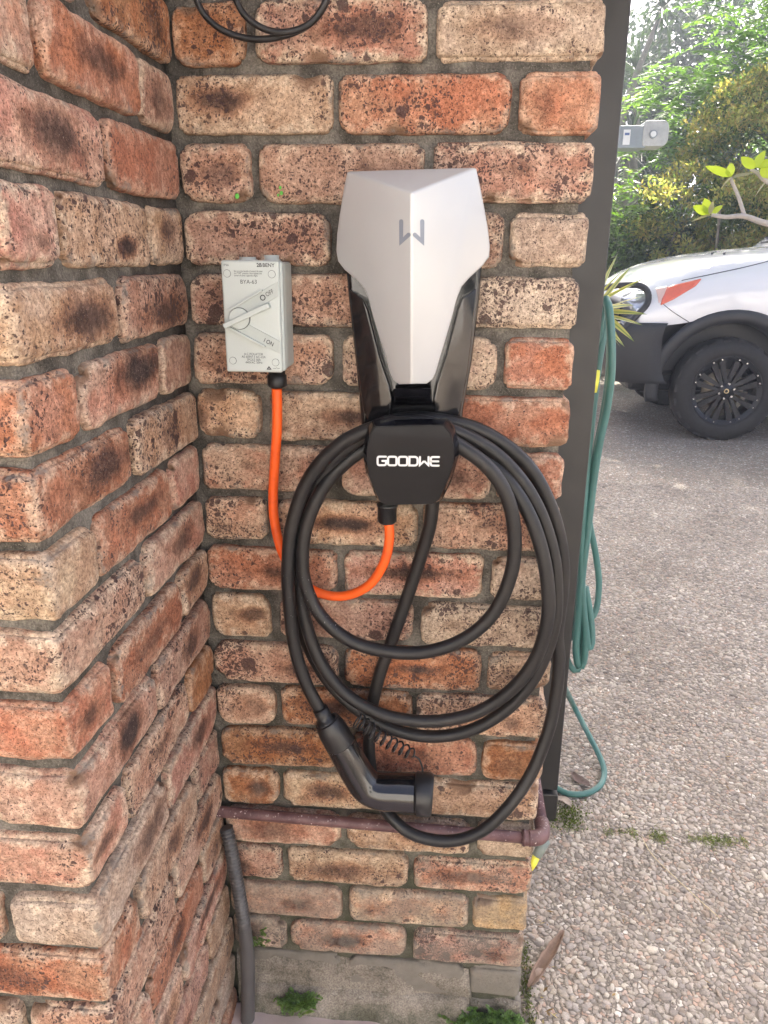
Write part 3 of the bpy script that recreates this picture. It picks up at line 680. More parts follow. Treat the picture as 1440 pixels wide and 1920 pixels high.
# ---------------------------------------------------------------- corrugated grey conduit in the corner
CONDUIT = simple('dark_grey_conduit', (.085, .082, .080), .38, var=.3, vs=12)
cond = thing('corrugated_conduit', 'dark grey corrugated conduit rising in the corner between pier and wall', 'conduit', at(463, 1900, -.03))
cpx = [(424, 1552, -.016), (433, 1590, -.024), (442, 1640, -.030), (451, 1690, -.034), (459, 1745, -.037)]
pp = resample([at(*q) for q in cpx], .0017)
put(obj('corrugated_hose', tube('corrugated_hose', pp, [(.0126, .0126, .0092, .0092)[i % 4] for i in range(len(pp))], 18), CONDUIT), cond)
pp = resample([at(*q) for q in ((456, 1722, -.036), (460, 1750, -.037), (464, 1800, -.038), (465, 1860, -.038), (464, 1925, -.038))], .01)
put(obj('sleeve', tube('sleeve', pp, [.0118+.0022*min(1, i/9) for i in range(len(pp))], 20), CONDUIT), cond)

# ---------------------------------------------------------------- black wires looping down from above
wl = [(345, -60, -.03), (364, -10, -.03), (385, 30, -.026), (420, 58, -.024), (470, 73, -.022), (520, 70, -.022), (570, 52, -.022), (602, 22, -.024), (616, -15, -.026), (622, -70, -.03)]
tag(obj('hanging_wire', tube('hanging_wire', resample([at(*q) for q in wl], .006), .0042, 10), RUBBER), 'lower of the two black wires looping down at the top of the wall', 'wire', 'black wires above the charger')
wl = [(425, -70, -.036), (441, -5, -.036), (462, 32, -.034), (500, 56, -.033), (540, 60, -.033), (580, 45, -.033), (606, 12, -.034), (616, -20, -.036), (625, -70, -.04)]
tag(obj('hanging_wire', tube('hanging_wire', resample([at(*q) for q in wl], .006), .0042, 10), RUBBER), 'upper, shorter of the two black wires looping down at the top of the wall', 'wire', 'black wires above the charger')

# ---------------------------------------------------------------- dark steel post behind the wall's end
STEEL = simple('dark_bronze_steel', (.033, .032, .031), .45, metal=.1, var=.15, vs=8)
PY = .60
pr_t, pr_b = at(1187, 0, PY).x, at(1043, 1490, PY).x
px1 = (pr_t+pr_b)/2
post = thing('steel_post', 'dark bronze square steel post just beyond the end of the brick wall', 'post', (px1-.04, PY+.04, 0))
put(box('shaft', (px1-.076, PY, .10), (px1, PY+.076, 2.46), STEEL, None, .003, 2), post)
put(box('base_sleeve', (px1-.0785, PY-.0025, 0), (px1+.0025, PY+.0785, at(1040, 1490, PY).z), STEEL, None, .003, 2), post)

# ---------------------------------------------------------------- green garden hose hung behind the post
HOSE = simple('green_hose', (.06, .165, .15), .42, var=.22, vs=10, bump=.0002, bs=300)
hose = thing('garden_hose', 'sea-green garden hose hanging in long loops behind the dark post', 'hose', (px1+.04, .72, 0))
def hz(name, q, r=.0085): return put(obj(name, tube(name, resample([at(*p) for p in q], .012), r, 12), HOSE), hose)
hz('hose_loop', [(1118, 700, .74), (1124, 620, .72), (1131, 565, .70), (1140, 572, .68), (1146, 630, .67), (1146, 700, .67), (1137, 770, .68), (1124, 830, .69), (1113, 900, .70), (1101, 1000, .70), (1090, 1090, .70), (1084, 1160, .70), (1080, 1215, .70), (1085, 1249, .70), (1094, 1240, .70), (1098, 1190, .70), (1092, 1120, .70), (1090, 1020, .70), (1098, 900, .70), (1110, 780, .71), (1122, 680, .72), (1136, 600, .73), (1139, 585, .73)], .0098)
hz('hose_loop', [(1136, 560, .76), (1142, 600, .76), (1143, 680, .76), (1132, 770, .76), (1118, 840, .76), (1104, 930, .75), (1092, 1010, .74), (1082, 1100, .73), (1070, 1180, .72), (1062, 1225, .72), (1070, 1250, .72), (1083, 1256, .72), (1092, 1225, .73), (1088, 1160, .73), (1079, 1080, .73), (1086, 960, .74), (1098, 850, .75), (1113, 740, .75)])
hz('hose_loop', [(1128, 600, .79), (1136, 570, .79), (1143, 620, .78), (1142, 700, .78), (1131, 790, .78), (1117, 870, .78), (1105, 960, .77), (1094, 1060, .76), (1086, 1140, .75), (1078, 1200, .74)], .0095)
hz('hose_loop', [(1100, 940, .78), (1106, 985, .79), (1117, 1040, .80), (1123, 1095, .80), (1117, 1145, .79), (1100, 1165, .78), (1083, 1150, .77), (1072, 1110, .76), (1066, 1060, .76)])
hz('hose_loop', [(1092, 1130, .70), (1100, 1190, .70), (1103, 1215, .70), (1110, 1205, .71), (1108, 1160, .72), (1098, 1100, .73)])
gq = [(1040, 1250), (1056, 1285), (1075, 1322), (1105, 1380), (1126, 1422), (1133, 1450), (1124, 1474), (1098, 1488), (1065, 1488), (1040, 1476), (1010, 1462)]
gp_ = [at(1040, 1250, .70), at(1056, 1285, .72)]+[gnd(x, y, zz)for (x, y), zz in zip(gq[2:], (.10, .055, .025, .012, .0095, .0095, .0095, .0095, .0095))]
put(obj('hose_loop', tube('hose_loop', resample(gp_, .012), .0085, 12), HOSE), hose)
YEL = simple('yellow_plastic', (.75, .72, .08), .45)
c_ = at(1116, 712, .66); put(obj('hose_connector', tube('hose_connector', [c_+Vector((.001, 0, .022)), c_, c_-Vector((.002, 0, .002)), c_-Vector((.004, 0, .028))], [.008, .0095, .0115, .0105], 12), YEL), hose)

# ---------------------------------------------------------------- cut earth wire in its grey sleeve at the foot of the wall
ew = thing('earth_wire', 'short green-yellow wire in a grey sleeve below the pipe elbow', 'wire', at(1010, 1600, -.01))
put(obj('sleeve', tube('sleeve', [at(1024, 1575, .01), at(1015, 1588, 0), at(1006, 1606, -.008)], [.009, .0095, .0085], 12), simple('grey_sleeve', (.16, .19, .17), .5)), ew)
put(obj('core', tube('core', [at(1006, 1604, -.008), at(1001, 1618, -.012), at(998, 1632, -.014)], [.0072, .0062, .001], 10), YEL), ew)

# ================================================================== GROUND
def aggregate_material():
    m = M('exposed_aggregate'); p = m.gp()
    W = m.vmath('ADD', p, m.vmath('SCALE', m.vmath('SUBTRACT', m.noise(p, 60, 2, .5, col=True), (.5, .5, .5)), .008))
    v = m.vor(W, 76); sp = m.n('SeparateColor'); m.put(sp.inputs[0], v.outputs['Color'])
    st = m.mix(sp.outputs[0], (.20, .175, .145), (.45, .40, .345)); st = m.mix(m.ss(sp.outputs[1], .7, .9), st, (.40, .29, .23)); st = m.mix(m.ss(sp.outputs[2], .93, .97), st, (.62, .58, .53))
    f2 = m.vor(W, 76, 'DISTANCE_TO_EDGE'); ed = m.ss(f2.outputs['Distance'], .02, .14)
    c = m.mix(ed, (.19, .168, .14), st)
    big = m.noise(p, 1.6, 5, .6); c = m.mix(1., c, m.mix(m.ss(big, .3, .7), (1.0, .98, .95), (1.28, 1.27, 1.25)), 'MULTIPLY')
    m.bsdf(Base_Color=c, Roughness=.8, Normal=m.bump(m.math('MULTIPLY', ed, m.lin(v.outputs['Distance'], 0, .7, 1., .5)), .006, .8), Specular_IOR_Level=.4)
    return m.m
AGG = aggregate_material()
me = raw('driveway', [(-30, -30, 0), (30, -30, 0), (30, 9.2, 0), (-30, 9.2, 0)], [(0, 1, 2, 3)])
tag(obj('driveway', me, AGG), None, None, kind='structure')
def soil_material():
    m = M('leaf_litter'); p = m.gp(); a = m.noise(p, 3, 6, .7); b = m.noise(p, 25, 4, .7)
    c = m.mix(m.ss(a, .35, .65), (.07, .05, .03), (.06, .09, .03)); c = m.mix(m.ss(b, .5, .7), c, (.16, .12, .07))
    m.bsdf(Base_Color=c, Roughness=.95, Normal=m.bump(b, .03)); return m.m
me = raw('ground', [(-45, -45, -.03), (45, -45, -.03), (45, 45, -.03), (-45, 45, -.03)], [(0, 1, 2, 3)])
tag(obj('ground', me, soil_material()), None, None, kind='structure')
# kerb between driveway and garden
bm = bmesh.new(); bm_box(bm, (-14, 9.15, -.02), (14, 9.3, .09), .02, 2)
CONC = simple('grey_concrete', (.34, .32, .29), .9, var=.25, vs=6, bump=.002, bs=120)
tag(obj('kerb', from_bm(bm, 'kerb'), CONC), None, None, kind='structure')

def pebble_material():
    m = M('pebbles'); p = m.gp(); c = m.attr('col', False, 'Color'); n1 = m.noise(p, 420, 3, .6)
    c = m.mix(1., c, m.mix(m.ss(n1, .3, .7), (.82,)*3, (1.16,)*3), 'MULTIPLY')
    big = m.noise(p, 2.2, 5, .6); c = m.mix(1., c, m.mix(m.ss(big, .3, .7), (.80, .775, .74), (1.12, 1.12, 1.10)), 'MULTIPLY')
    # pale efflorescence patches
    wh = m.math('MULTIPLY', m.ss(m.noise(p, 7, 6, .7), .60, .70), m.ss(m.vmath('DISTANCE', p, tuple(gnd(1375, 1450))), .26, .05))
    c = m.mix(m.math('MULTIPLY', wh, .8), c, (.66, .64, .62))
    m.bsdf(Base_Color=c, Roughness=m.lin(n1, .3, .7, .45, .75), Specular_IOR_Level=.5); return m.m
PAL = np.array([(.315, .275, .235), (.385, .335, .275), (.25, .225, .21), (.40, .345, .29), (.20, .175, .16), (.44, .39, .35), (.37, .285, .225), (.39, .34, .30), (.56, .51, .44), (.30, .265, .245)])
def pebbles(x0, x1, y0, y1, cell, keep):
    gx, gy = np.meshgrid(np.arange(x0, x1, cell), np.arange(y0, y1, cell)); n = gx.size
    x = gx.ravel()+nr.uniform(-.42, .42, n)*cell; y = gy.ravel()+nr.uniform(-.42, .42, n)*cell
    k = keep(x, y); x, y = x[k], y[k]; n = len(x)
    a = np.clip(nr.lognormal(-.56, .27, n), .3, 1.3)*cell; b = a*nr.uniform(.48, .88, n); h = a*nr.uniform(.24, .46, n); th = nr.uniform(0, math.pi, n)
    tx, ty = nr.normal(0, .16, n), nr.normal(0, .16, n); S = 6
    ang = np.linspace(0, 2*np.pi, S, endpoint=False)[None]+nr.uniform(0, .6, (n, 1)); V = []
    wob = 1+nr.uniform(-.16, .16, (n, S))
    for rad, zz in ((1.0, -.25), (.93, .42), (.55, .88)):
        ux, uy = np.cos(ang)*a[:, None]*rad*wob, np.sin(ang)*b[:, None]*rad*wob
        X = ux*np.cos(th)[:, None]-uy*np.sin(th)[:, None]; Y = ux*np.sin(th)[:, None]+uy*np.cos(th)[:, None]
        Z = h[:, None]*zz+X*tx[:, None]+Y*ty[:, None]
        V.append(np.stack([X+x[:, None], Y+y[:, None], Z], -1))
    V = np.concatenate(V, 1)                                  # n, 3S, 3
    base = (np.arange(n)*3*S)[:, None, None]; fs = []
    for r in range(2):
        for s in range(S):
            s2 = (s+1) % S; fs.append((r*S+s, r*S+s2, (r+1)*S+s2, (r+1)*S+s))
    fs += [(2*S, 2*S+1, 2*S+2, 2*S+3), (2*S, 2*S+3, 2*S+4, 2*S+5)]
    quads = np.array(fs); Fq = (base+quads[None]).reshape(-1, 4)
    col = (PAL[nr.integers(0, len(PAL), n)]*.72+np.array([(.37, .325, .27)])*.32)*nr.uniform(.82, 1.14, (n, 1))
    return V.reshape(-1, 3), Fq, np.repeat(col, len(quads), 0)
def pebble_obj(name, parts, mat):
    V = []; Fq = []; Cq = []; o = 0
    for v, f, c in parts: V.append(v); Fq.append(f+o); Cq.append(c); o += len(v)
    me = bigmesh(name, np.concatenate(V), np.concatenate(Fq), 4, np.concatenate(Cq)); me.shade_smooth()
    return obj(name, me, mat)
jl0, jl1 = gnd(1040, 1553), gnd(1420, 1583)                # open joint across the aggregate
def joint_d(x, y):
    d = jl1-jl0; L = math.hypot(d.x, d.y); return ((x-jl0.x)*(-d.y)+(y-jl0.y)*d.x)/L
xr0 = .5
def keep(x, y): return ((x > .585) | ((y < -.012) & (x > .475+.02*np.sin(y*40))) | (y > .22)) & (np.abs(joint_d(x, y)) > .006) & (x < 1.15+.75*np.maximum(y, 0)+.25) & (x > .15+.0*y)
stuff = pebble_obj('gravel', [pebbles(.15, 2.6, -.62, 1.3, .0132, keep), pebbles(.3, 3.6, 1.3, 4.0, .0142, keep)], pebble_material())
tag(stuff, 'rounded grey and tan pebbles of the exposed aggregate driveway', 'gravel', kind='stuff')
# pinkish concrete slab at the foot of the wall
SLAB = simple('pink_concrete', (.50, .41, .385), .92, var=.25, vs=9, bump=.0012, bs=300)
bm = bmesh.new(); bm_box(bm, (-.01, -1.6, -.02), (.475, -.002, .006), .003, 1)
for v in bm.verts: v.co.x += .01*noise.noise(v.co*3)
tag(obj('concrete_slab', from_bm(bm, 'concrete_slab'), SLAB), None, None, kind='structure')
# cement haunch along the foot of the wall
def render_material():
    m = M('old_render'); p = m.gp(); a = m.noise(p, 9, 6, .7); b = m.noise(p, 55, 5, .7); c = m.noise(p, 330, 3, .6)
    z = m.n('SeparateXYZ'); m.put(z.inputs[0], p)
    col = m.mix(m.ss(a, .35, .65), (.17, .15, .12), (.30, .265, .22)); col = m.mix(m.math('MULTIPLY', m.ss(b, .50, .66), .7), col, (.10, .088, .068))
    col = m.mix(m.math('MULTIPLY', m.ss(m.math('ADD', b, m.math('MULTIPLY', a, .5)), .86, .98), .8), col, (.42, .38, .33))
    col = m.mix(m.math('MULTIPLY', m.ss(m.math('ADD', z.outputs[2], m.math('MULTIPLY', m.math('SUBTRACT', a, .5), .16)), .05, .0), .6), col, (.075, .082, .05))
    col = m.mix(1., col, m.mix(m.ss(c, .3, .7), (.70,)*3, (1.28,)*3), 'MULTIPLY')
    m.bsdf(Base_Color=col, Roughness=.95, Normal=m.bump(m.math('ADD', b, m.math('MULTIPLY', c, .5)), .005, .9), Specular_IOR_Level=.2); return m.m
HAU = render_material()
V = []; nx = 46
for i in range(nx+1):
    x = .03+(.44)*i/nx; wv = .007*noise.noise((x*14, 0, 3)); 
    for dy, z in ((.004, .062), (-.006, .058+wv*.6), (-.012-wv*.4, .03), (-.017+wv*.6, .013), (-.024+wv, .006)): V.append((x, dy+.003*noise.noise((x*40, z*60, 0)), z))
Fc = [(i*5+j, i*5+5+j, i*5+6+j, i*5+1+j) for i in range(nx) for j in range(4)]
o = put(obj('cement_haunch', raw('cement_haunch', V, Fc, True), HAU), wall)

# old cement render smeared over the two lowest courses
V = []; nx, nz = 60, 18
for i in range(nx+1):
    for j in range(nz+1):
        x = .004+.566*i/nx; t = j/nz; top = .128+.02*noise.noise((x*9, 0, 7))+.008*noise.noise((x*31, 0, 7))-(.075 if x > .47 else 0)
        z = -.01+(top+.01)*t; V.append((x, .0015+.0065*noise.noise((x*17, z*25, 2))+.0028*noise.noise((x*60, z*70, 5))+(.010 if j == nz else .004 if j == nz-1 else 0), z))
put(obj('render_coat', raw('render_coat', V, [(i*(nz+1)+j, (i+1)*(nz+1)+j, (i+1)*(nz+1)+j+1, i*(nz+1)+j+1) for i in range(nx) for j in range(nz)], True), HAU), wall)
GP = simple('green_paint', (.10, .42, .05), .5)
for px_, py_, r_ in ((445, 368, .0032), (526, 352, .002), (528, 362, .0024), (522, 366, .0016)):
    c_ = at(px_, py_, -.001); put(obj('paint_splash', raw('paint_splash', [c_+Vector((r_*(1+.4*noise.noise((k, px_, 1)))*math.cos(k*.785), -.0016, r_*1.2*math.sin(k*.785))) for k in range(8)]+[c_+Vector((0, -.0024, 0))], [(k, (k+1) % 8, 8) for k in range(8)]), GP), wall)
# ------------------------------------------------------------------ leaves, moss, ferns on the ground
LEAFM = {}
def leaf_material(name, col, tr=.5, gloss=.35, attr_=True):
    m = M(name); p = m.gp()
    c = m.attr('col', False, 'Color') if attr_ else col
    c = m.mix(1., c, m.mix(m.noise(p, 9, 3), (.75, .78, .7), (1.22, 1.2, 1.25)), 'MULTIPLY')
    d = m.n('BsdfPrincipled'); m.put(d.inputs['Base Color'], c); d.inputs['Roughness'].default_value = gloss; d.inputs['Specular IOR Level'].default_value = .4
    t = m.n('BsdfTranslucent'); m.put(t.inputs[0], m.mix(1., c, (1.75, 1.85, .75), 'MULTIPLY'))
    x = m.n('MixShader'); x.inputs[0].default_value = tr; m.t.links.new(d.outputs[0], x.inputs[1]); m.t.links.new(t.outputs[0], x.inputs[2]); m.t.links.new(x.outputs[0], m.out.inputs[0])
    return m.m
FOL = leaf_material('foliage', None, .5)
def leaves(P, D, N, L, W, col):
    """diamond leaves: base points P, directions D, side vectors N (unit, (n,3)), lengths, widths, colours"""
    n = len(P); up = np.cross(D, N)
    L, W = np.broadcast_to(L, (n,))[:, None], np.broadcast_to(W, (n,))[:, None]
    V = np.stack([P, P+D*L*.45+N*W*.5-up*W*.10, P+D*L, P+D*L*.45-N*W*.5-up*W*.10], 1).reshape(-1, 3)
    b = np.arange(n)[:, None]*4
    Fc = np.concatenate([b+np.array([[0, 1, 2]]), b+np.array([[0, 2, 3]])], 1).reshape(-1, 3)
    return V, Fc, np.repeat(col, 2, 0)
def unit(v): return v/(np.linalg.norm(v, axis=1, keepdims=True)+1e-9)
def rand_dirs(n, bias=(0, 0, 0), k=1.): return unit(nr.normal(0, 1, (n, 3))*k+np.array(bias))
def side_of(D): return unit(np.cross(D, rand_dirs(len(D))))
def leafobj(name, parts, parent=None, mat=None):
    V = []; Fc = []; Cc = []; o = 0
    for v, f, c in parts: V.append(v); Fc.append(f+o); Cc.append(c); o += len(v)
    ob = obj(name, bigmesh(name, np.concatenate(V), np.concatenate(Fc), 3, np.concatenate(Cc)), mat or FOL)
    return put(ob, parent) if parent is not None else ob
def fern(label, base, nfr, ln, spread, seed):
    global nr
    nr = np.random.default_rng(seed); root = thing('fern', label, 'fern', base); parts = []
    for i in range(nfr):
        a = nr.uniform(0, 2*math.pi); e = nr.uniform(.75, 1.5); l = ln*nr.uniform(.5, 1.1)
        b0 = np.array(base)+np.array([nr.normal(0, spread), nr.normal(0, spread*.25), abs(nr.normal(0, .014))])
        b0[1] = min(b0[1], base[1]+.004)
        d = np.array([math.cos(a)*math.cos(e), -abs(math.sin(a))*math.cos(e)*.9-.1, math.sin(e)])
        K = 13; t = np.linspace(.12, 1, K)[:, None]; pts = b0+d*l*t+np.array([0, 0, -1])*l*.45*t*t
        sd_ = np.cross(d, [0, 0, 1.]); sd_ /= np.linalg.norm(sd_)+1e-6
        for s in (-1, 1):
            D = unit(np.repeat((sd_*s+d*.5)[None], K, 0)+nr.normal(0, .15, (K, 3)))
            parts.append(leaves(pts, D, unit(np.cross(D, np.array([[0, 0, 1.]])+nr.normal(0, .3, (K, 3)))), l*.34*(1.1-t[:, 0]*.8), l*.085, np.array([.15, .235, .095])[None]*nr.uniform(.6, 1.4, (K, 1))))
    leafobj('fronds', parts, root); return root
fern('small green fern at the foot of the wall, left of centre', Vector((.128, -.016, .020)), 60, .050, .014, 5)
fern('wide moss-green fern clump at the right foot of the wall', Vector((.515, -.012, .004)), 190, .046, .032, 6)
fern('tiny fern sprig beside the grey conduit', Vector((.052, -.012, .172)), 16, .034, .010, 8)
# moss in the open joint
nr = np.random.default_rng(21); parts = []; d = jl1-jl0
k = 9000; t = nr.uniform(0, 1.05, k); den = np.array([noise.noise((x*9, 3.3, 0))+.6*noise.noise((x*31, 1.3, 0)) for x in t]); den += np.where((t > .22) & (t < .56) | (t > .66) & (t < .88), .22, -.10)
wd = .005+.013*np.clip(den, 0, 1); k_ = nr.uniform(0, 1.0, k) < den; t, wd = t[k_], wd[k_]; k = len(t)
P = np.array(jl0)[None]+np.array(d)[None]*t[:, None]+np.stack([np.zeros(k), nr.normal(0, 1, k)*wd+.004*np.sin(t*23), nr.uniform(.0005, .004, k)], 1)
D = rand_dirs(k, (0, 0, .8), .8); parts.append(leaves(P, D, side_of(D), nr.uniform(.002, .005, k), .0028, (np.array([.21, .235, .125])[None]*nr.uniform(.4, 1.35, (k, 1)))))
k = 700; P = np.array(gnd(1050, 1530))[None]+np.stack([nr.normal(.01, .03, k), nr.normal(0, .03, k), nr.uniform(.001, .007, k)], 1); D = rand_dirs(k, (0, 0, 1.2), .6)
parts.append(leaves(P, D, side_of(D), nr.uniform(.004, .010, k), .004, np.array([.10, .13, .04])[None]*nr.uniform(.5, 1.3, (k, 1))))
k = 500; P = np.stack([nr.normal(.592, .008, k), nr.uniform(-.03, .2, k), nr.uniform(.001, .009, k)], 1); D = rand_dirs(k, (0, 0, 1.2), .6)
parts.append(leaves(P, D, side_of(D), nr.uniform(.004, .009, k), .004, np.array([.12, .14, .07])[None]*nr.uniform(.5, 1.3, (k, 1))))
tag(leafobj('moss', parts), 'green moss growing in the joint of the driveway', 'moss', kind='stuff')
# crumbs of leaf litter along the wall and the joint
k = 150; P = np.concatenate([np.stack([nr.uniform(.59, .66, 70), nr.uniform(-.25, .6, 70), nr.uniform(.005, .009, 70)], 1), np.stack([nr.uniform(.7, 2.2, 80), nr.uniform(-.1, 2.2, 80), nr.uniform(.006, .010, 80)], 1)])
D = rand_dirs(k, (0, 0, 0)); D[:, 2] *= .15; D = unit(D); parts = [leaves(P, D, unit(np.cross(D, [[0, 0, 1.]])), nr.uniform(.006, .022, k), nr.uniform(.002, .007, k), np.array([(.30, .21, .13), (.20, .13, .08), (.42, .34, .22)])[nr.integers(0, 3, k)]*nr.uniform(.7, 1.2, (k, 1)))]
tag(leafobj('leaf_litter', parts), 'brown crumbs of leaf litter scattered on the gravel', 'litter', kind='stuff')
def dead_leaf(label, p0, p1, wid, col, curl, seed):
    rs = random.Random(seed); p0, p1 = Vector(p0), Vector(p1); d = p1-p0; sd_ = Vector((-d.y, d.x, 0)).normalized(); V = []; n = 14; kx_ = 6
    for i in range(n+1):
        t = i/n; w_ = wid*math.sin(math.pi*min(1, t*.92+.05))**.75
        for j in range(kx_+1):
            s = j/kx_*2-1; V.append(p0+d*t+sd_*(s*w_*(1+.15*noise.noise((t*9, s, seed))))+Vector((0, 0, .006+curl*abs(s)**1.6*w_+.006*math.sin(t*5+seed)+.003*noise.noise((t*8, s*3, seed)))))
    m = simple('dry_leaf', col, .8, var=.35, vs=60, bump=.001, bs=150)
    top = raw('dry_leaf', V, [(i*(kx_+1)+j, (i+1)*(kx_+1)+j, (i+1)*(kx_+1)+j+1, i*(kx_+1)+j+1) for i in range(n) for j in range(kx_)], True)
    o = obj('dry_leaf', top, m); md = o.modifiers.new('t', 'SOLIDIFY'); md.thickness = .0006
    return tag(o, label, 'leaf')
g0, g1 = gnd(990, 1862), gnd(1056, 1757)
dead_leaf('long curled brown dry leaf on the gravel beside the wall', (g0.x, g0.y, .004), (g1.x, g1.y, .008), .0125, (.23, .155, .11), 1.3, 2)
g0, g1 = gnd(995, 1850), gnd(1022, 1822)
dead_leaf('short pale dry leaf scrap under the long curled leaf', (g0.x, g0.y, .002), (g1.x, g1.y, .003), .009, (.36, .27, .21), .4, 5)
g0, g1 = gnd(1072, 1455), gnd(1104, 1482)
dead_leaf('dark dry leaf lying inside the hose loop', (g0.x, g0.y, .003), (g1.x, g1.y, .003), .016, (.14, .10, .085), .5, 9)
g0, g1 = gnd(1040, 1500), gnd(1078, 1516)
dead_leaf('pale dry leaf below the hose loop by the post', (g0.x, g0.y, .002), (g1.x, g1.y, .002), .012, (.33, .27, .22), .2, 12)
gs = [gnd(1203, 1568, .008), gnd(1225, 1605, .012), gnd(1290, 1668, .010), gnd(1350, 1722, .007)]
tag(obj('grass_stalk', tube('grass_stalk', resample(gs, .01), .0011, 5), simple('straw', (.55, .46, .28), .7)), 'thin dry straw stalk lying across the gravel', 'stalk')

# ================================================================== PICKUP TRUCK on the driveway
from mathutils.bvhtree import BVHTree
PAINT = simple('white_car_paint', (.74, .75, .76), .16, var=.02, vs=3, coat=.6)
CLAD = simple('black_cladding', (.020, .021, .024), .5, var=.2, vs=20, bump=.0005, bs=400)
TYRE = simple('tyre_rubber', (.020, .019, .019), .78, var=.3, vs=14, bump=.001, bs=90)
RIM = simple('black_alloy', (.020, .021, .025), .32, metal=.5)
BRIGHT = simple('bright_metal', (.6, .6, .6), .25, metal=1.)
GLASS = simple('dark_glass', (.02, .025, .03), .04, var=.05)
LENS = simple('clear_lens', (.42, .44, .47), .10, metal=.6, var=.4, vs=30)
AMBER = simple('amber_lens', (.72, .16, .10), .16, var=.2, vs=25)
CY, HW = 6.34, .92
truck = thing('pickup_truck', 'white pickup truck with black wheel flares parked on the driveway', 'truck', (4.2, CY, 0))
DY = (0, .45, .68, .83, .905, .92, .915)
ST = [(1.70, (1.13, 1.12, 1.10, 1.07, 1.03, .98, .93)), (1.76, (1.21, 1.20, 1.165, 1.12, 1.065, 1.0, .93)), (1.88, (1.30, 1.29, 1.235, 1.175, 1.105, 1.015, .93)), (2.04, (1.385, 1.375, 1.305, 1.24, 1.155, 1.04, .94)), (2.2, (1.435, 1.425, 1.36, 1.29, 1.195, 1.06, .955)),
      (2.35, (1.468, 1.46, 1.40, 1.33, 1.22, 1.09, .975)), (2.46, (1.49, 1.482, 1.425, 1.355, 1.245, 1.11, 1.01)), (2.6, (1.51, 1.502, 1.45, 1.38, 1.265, 1.15, 1.055)), (2.74, (1.528, 1.52, 1.472, 1.405, 1.285, 1.17, 1.072)), (2.88, (1.545, 1.537, 1.49, 1.425, 1.30, 1.17, 1.055)),
      (3.02, (1.558, 1.55, 1.505, 1.44, 1.315, 1.16, 1.0)), (3.14, (1.568, 1.56, 1.515, 1.45, 1.325, 1.13, .90)), (3.24, (1.575, 1.568, 1.522, 1.455, 1.33, 1.08, .76)), (3.32, (1.58, 1.573, 1.527, 1.46, 1.33, 1.0, .55)), (3.7, (1.58, 1.57, 1.53, 1.47, 1.33, 1.0, .55)), (4.6, (1.58, 1.57, 1.53, 1.48, 1.34, 1.0, .55)), (5.30, (1.56, 1.55, 1.53, 1.48, 1.34, 1.0, .55))]
V = []; Fc = []; nj = 13
for x, z in ST:
    ds = [(-d, zz) for d, zz in zip(DY, z)][::-1][:-1]+[(d, zz) for d, zz in zip(DY, z)]
    for d, zz in ds:
        fx = max(0, (2.4-x)/.7); V.append((x+.20*fx*(abs(d)/HW)**2.6, CY+d*(1-.02*fx), zz))
for i in range(len(ST)-1):
    for j in range(nj-1): Fc.append((i*nj+j, i*nj+j+1, (i+1)*nj+j+1, (i+1)*nj+j))
Fc.append(tuple(range(nj)))                               # front panel
me = raw('body', V, Fc)
bm = bmesh.new(); bm.from_mesh(me); bmesh.ops.recalc_face_normals(bm, faces=bm.faces[:]); bm.to_mesh(me); bm.free()
bo = obj('body', me, PAINT); md = bo.modifiers.new('s', 'SUBSURF'); md.levels = md.render_levels = 2; me.shade_smooth()
dg = bpy.context.evaluated_depsgraph_get(); me2 = bpy.data.meshes.new_from_object(bo.evaluated_get(dg)); bo.modifiers.clear(); bo.data = me2; me2.shade_smooth(); me2.name = 'body'
bvh = BVHTree.FromObject(bo, bpy.context.evaluated_depsgraph_get())
put(bo, truck)
def patch(name, poly, mat, lift=.004, rings=4, parent=truck, yref=5.43):
    """panel that follows the body's surface inside an outline"""
    c = np.mean(poly, 0); V = []; n = len(poly)
    def cast(q):
        d = Vector(_fw + (q[0]-720)/F*_r + (960-q[1])/F*_u).normalized(); h = bvh.ray_cast(Vector(CAM), d)
        return (h[0]+h[1]*lift*(1 if h[1].dot(d) < 0 else -1)) if h[0] else at(q[0], q[1], yref)
    V.append(cast(c))
    for r in range(1, rings+1):
        for p in poly: V.append(cast(c+(np.array(p)-c)*r/rings))
    Fc = [(0, 1+i, 1+(i+1) % n) for i in range(n)]
    for r in range(rings-1):
        for i in range(n): Fc.append((1+r*n+i, 1+(r+1)*n+i, 1+(r+1)*n+(i+1) % n, 1+r*n+(i+1) % n))
    o = obj(name, raw(name, V, Fc, True), mat); md = o.modifiers.new('t', 'SOLIDIFY'); md.thickness = .006; md.offset = 0
    return put(o, parent)
patch('headlight', rounded([(1166, 556), (1190, 545), (1216, 545), (1222, 556), (1214, 575), (1190, 604), (1172, 612), (1160, 600)], 5, 3), LENS)
patch('indicator_lamp', rounded([(1252, 538), (1270, 534), (1316, 523), (1304, 537), (1262, 562), (1238, 573), (1240, 564)], 3, 3), AMBER, .0045)
patch('side_lens', rounded([(1229, 541), (1252, 537), (1244, 556), (1235, 570), (1233, 556)], 3, 3), simple('pale_pink_lens', (.72, .50, .44), .12, var=.1), .0042)
def strip(name, q, mat, r=.004, lift=.002):
    pts = []
    for a in resample([Vector((x, y, 0)) for x, y in q], 4.):
        d = Vector(_fw + (a[0]-720)/F*_r + (960-a[1])/F*_u).normalized(); h = bvh.ray_cast(Vector(CAM), d)
        if h[0]: pts.append(h[0]-d*lift)
    if len(pts) > 3: put(obj(name, tube(name, pts, r, 6), mat), truck)
strip('bonnet_gap', [(1278, 526), (1340, 513), (1400, 500), (1470, 482)], CLAD, .004, .001)
strip('panel_gap', [(1240, 567), (1262, 585), (1292, 604)], CLAD, .003, 0.)
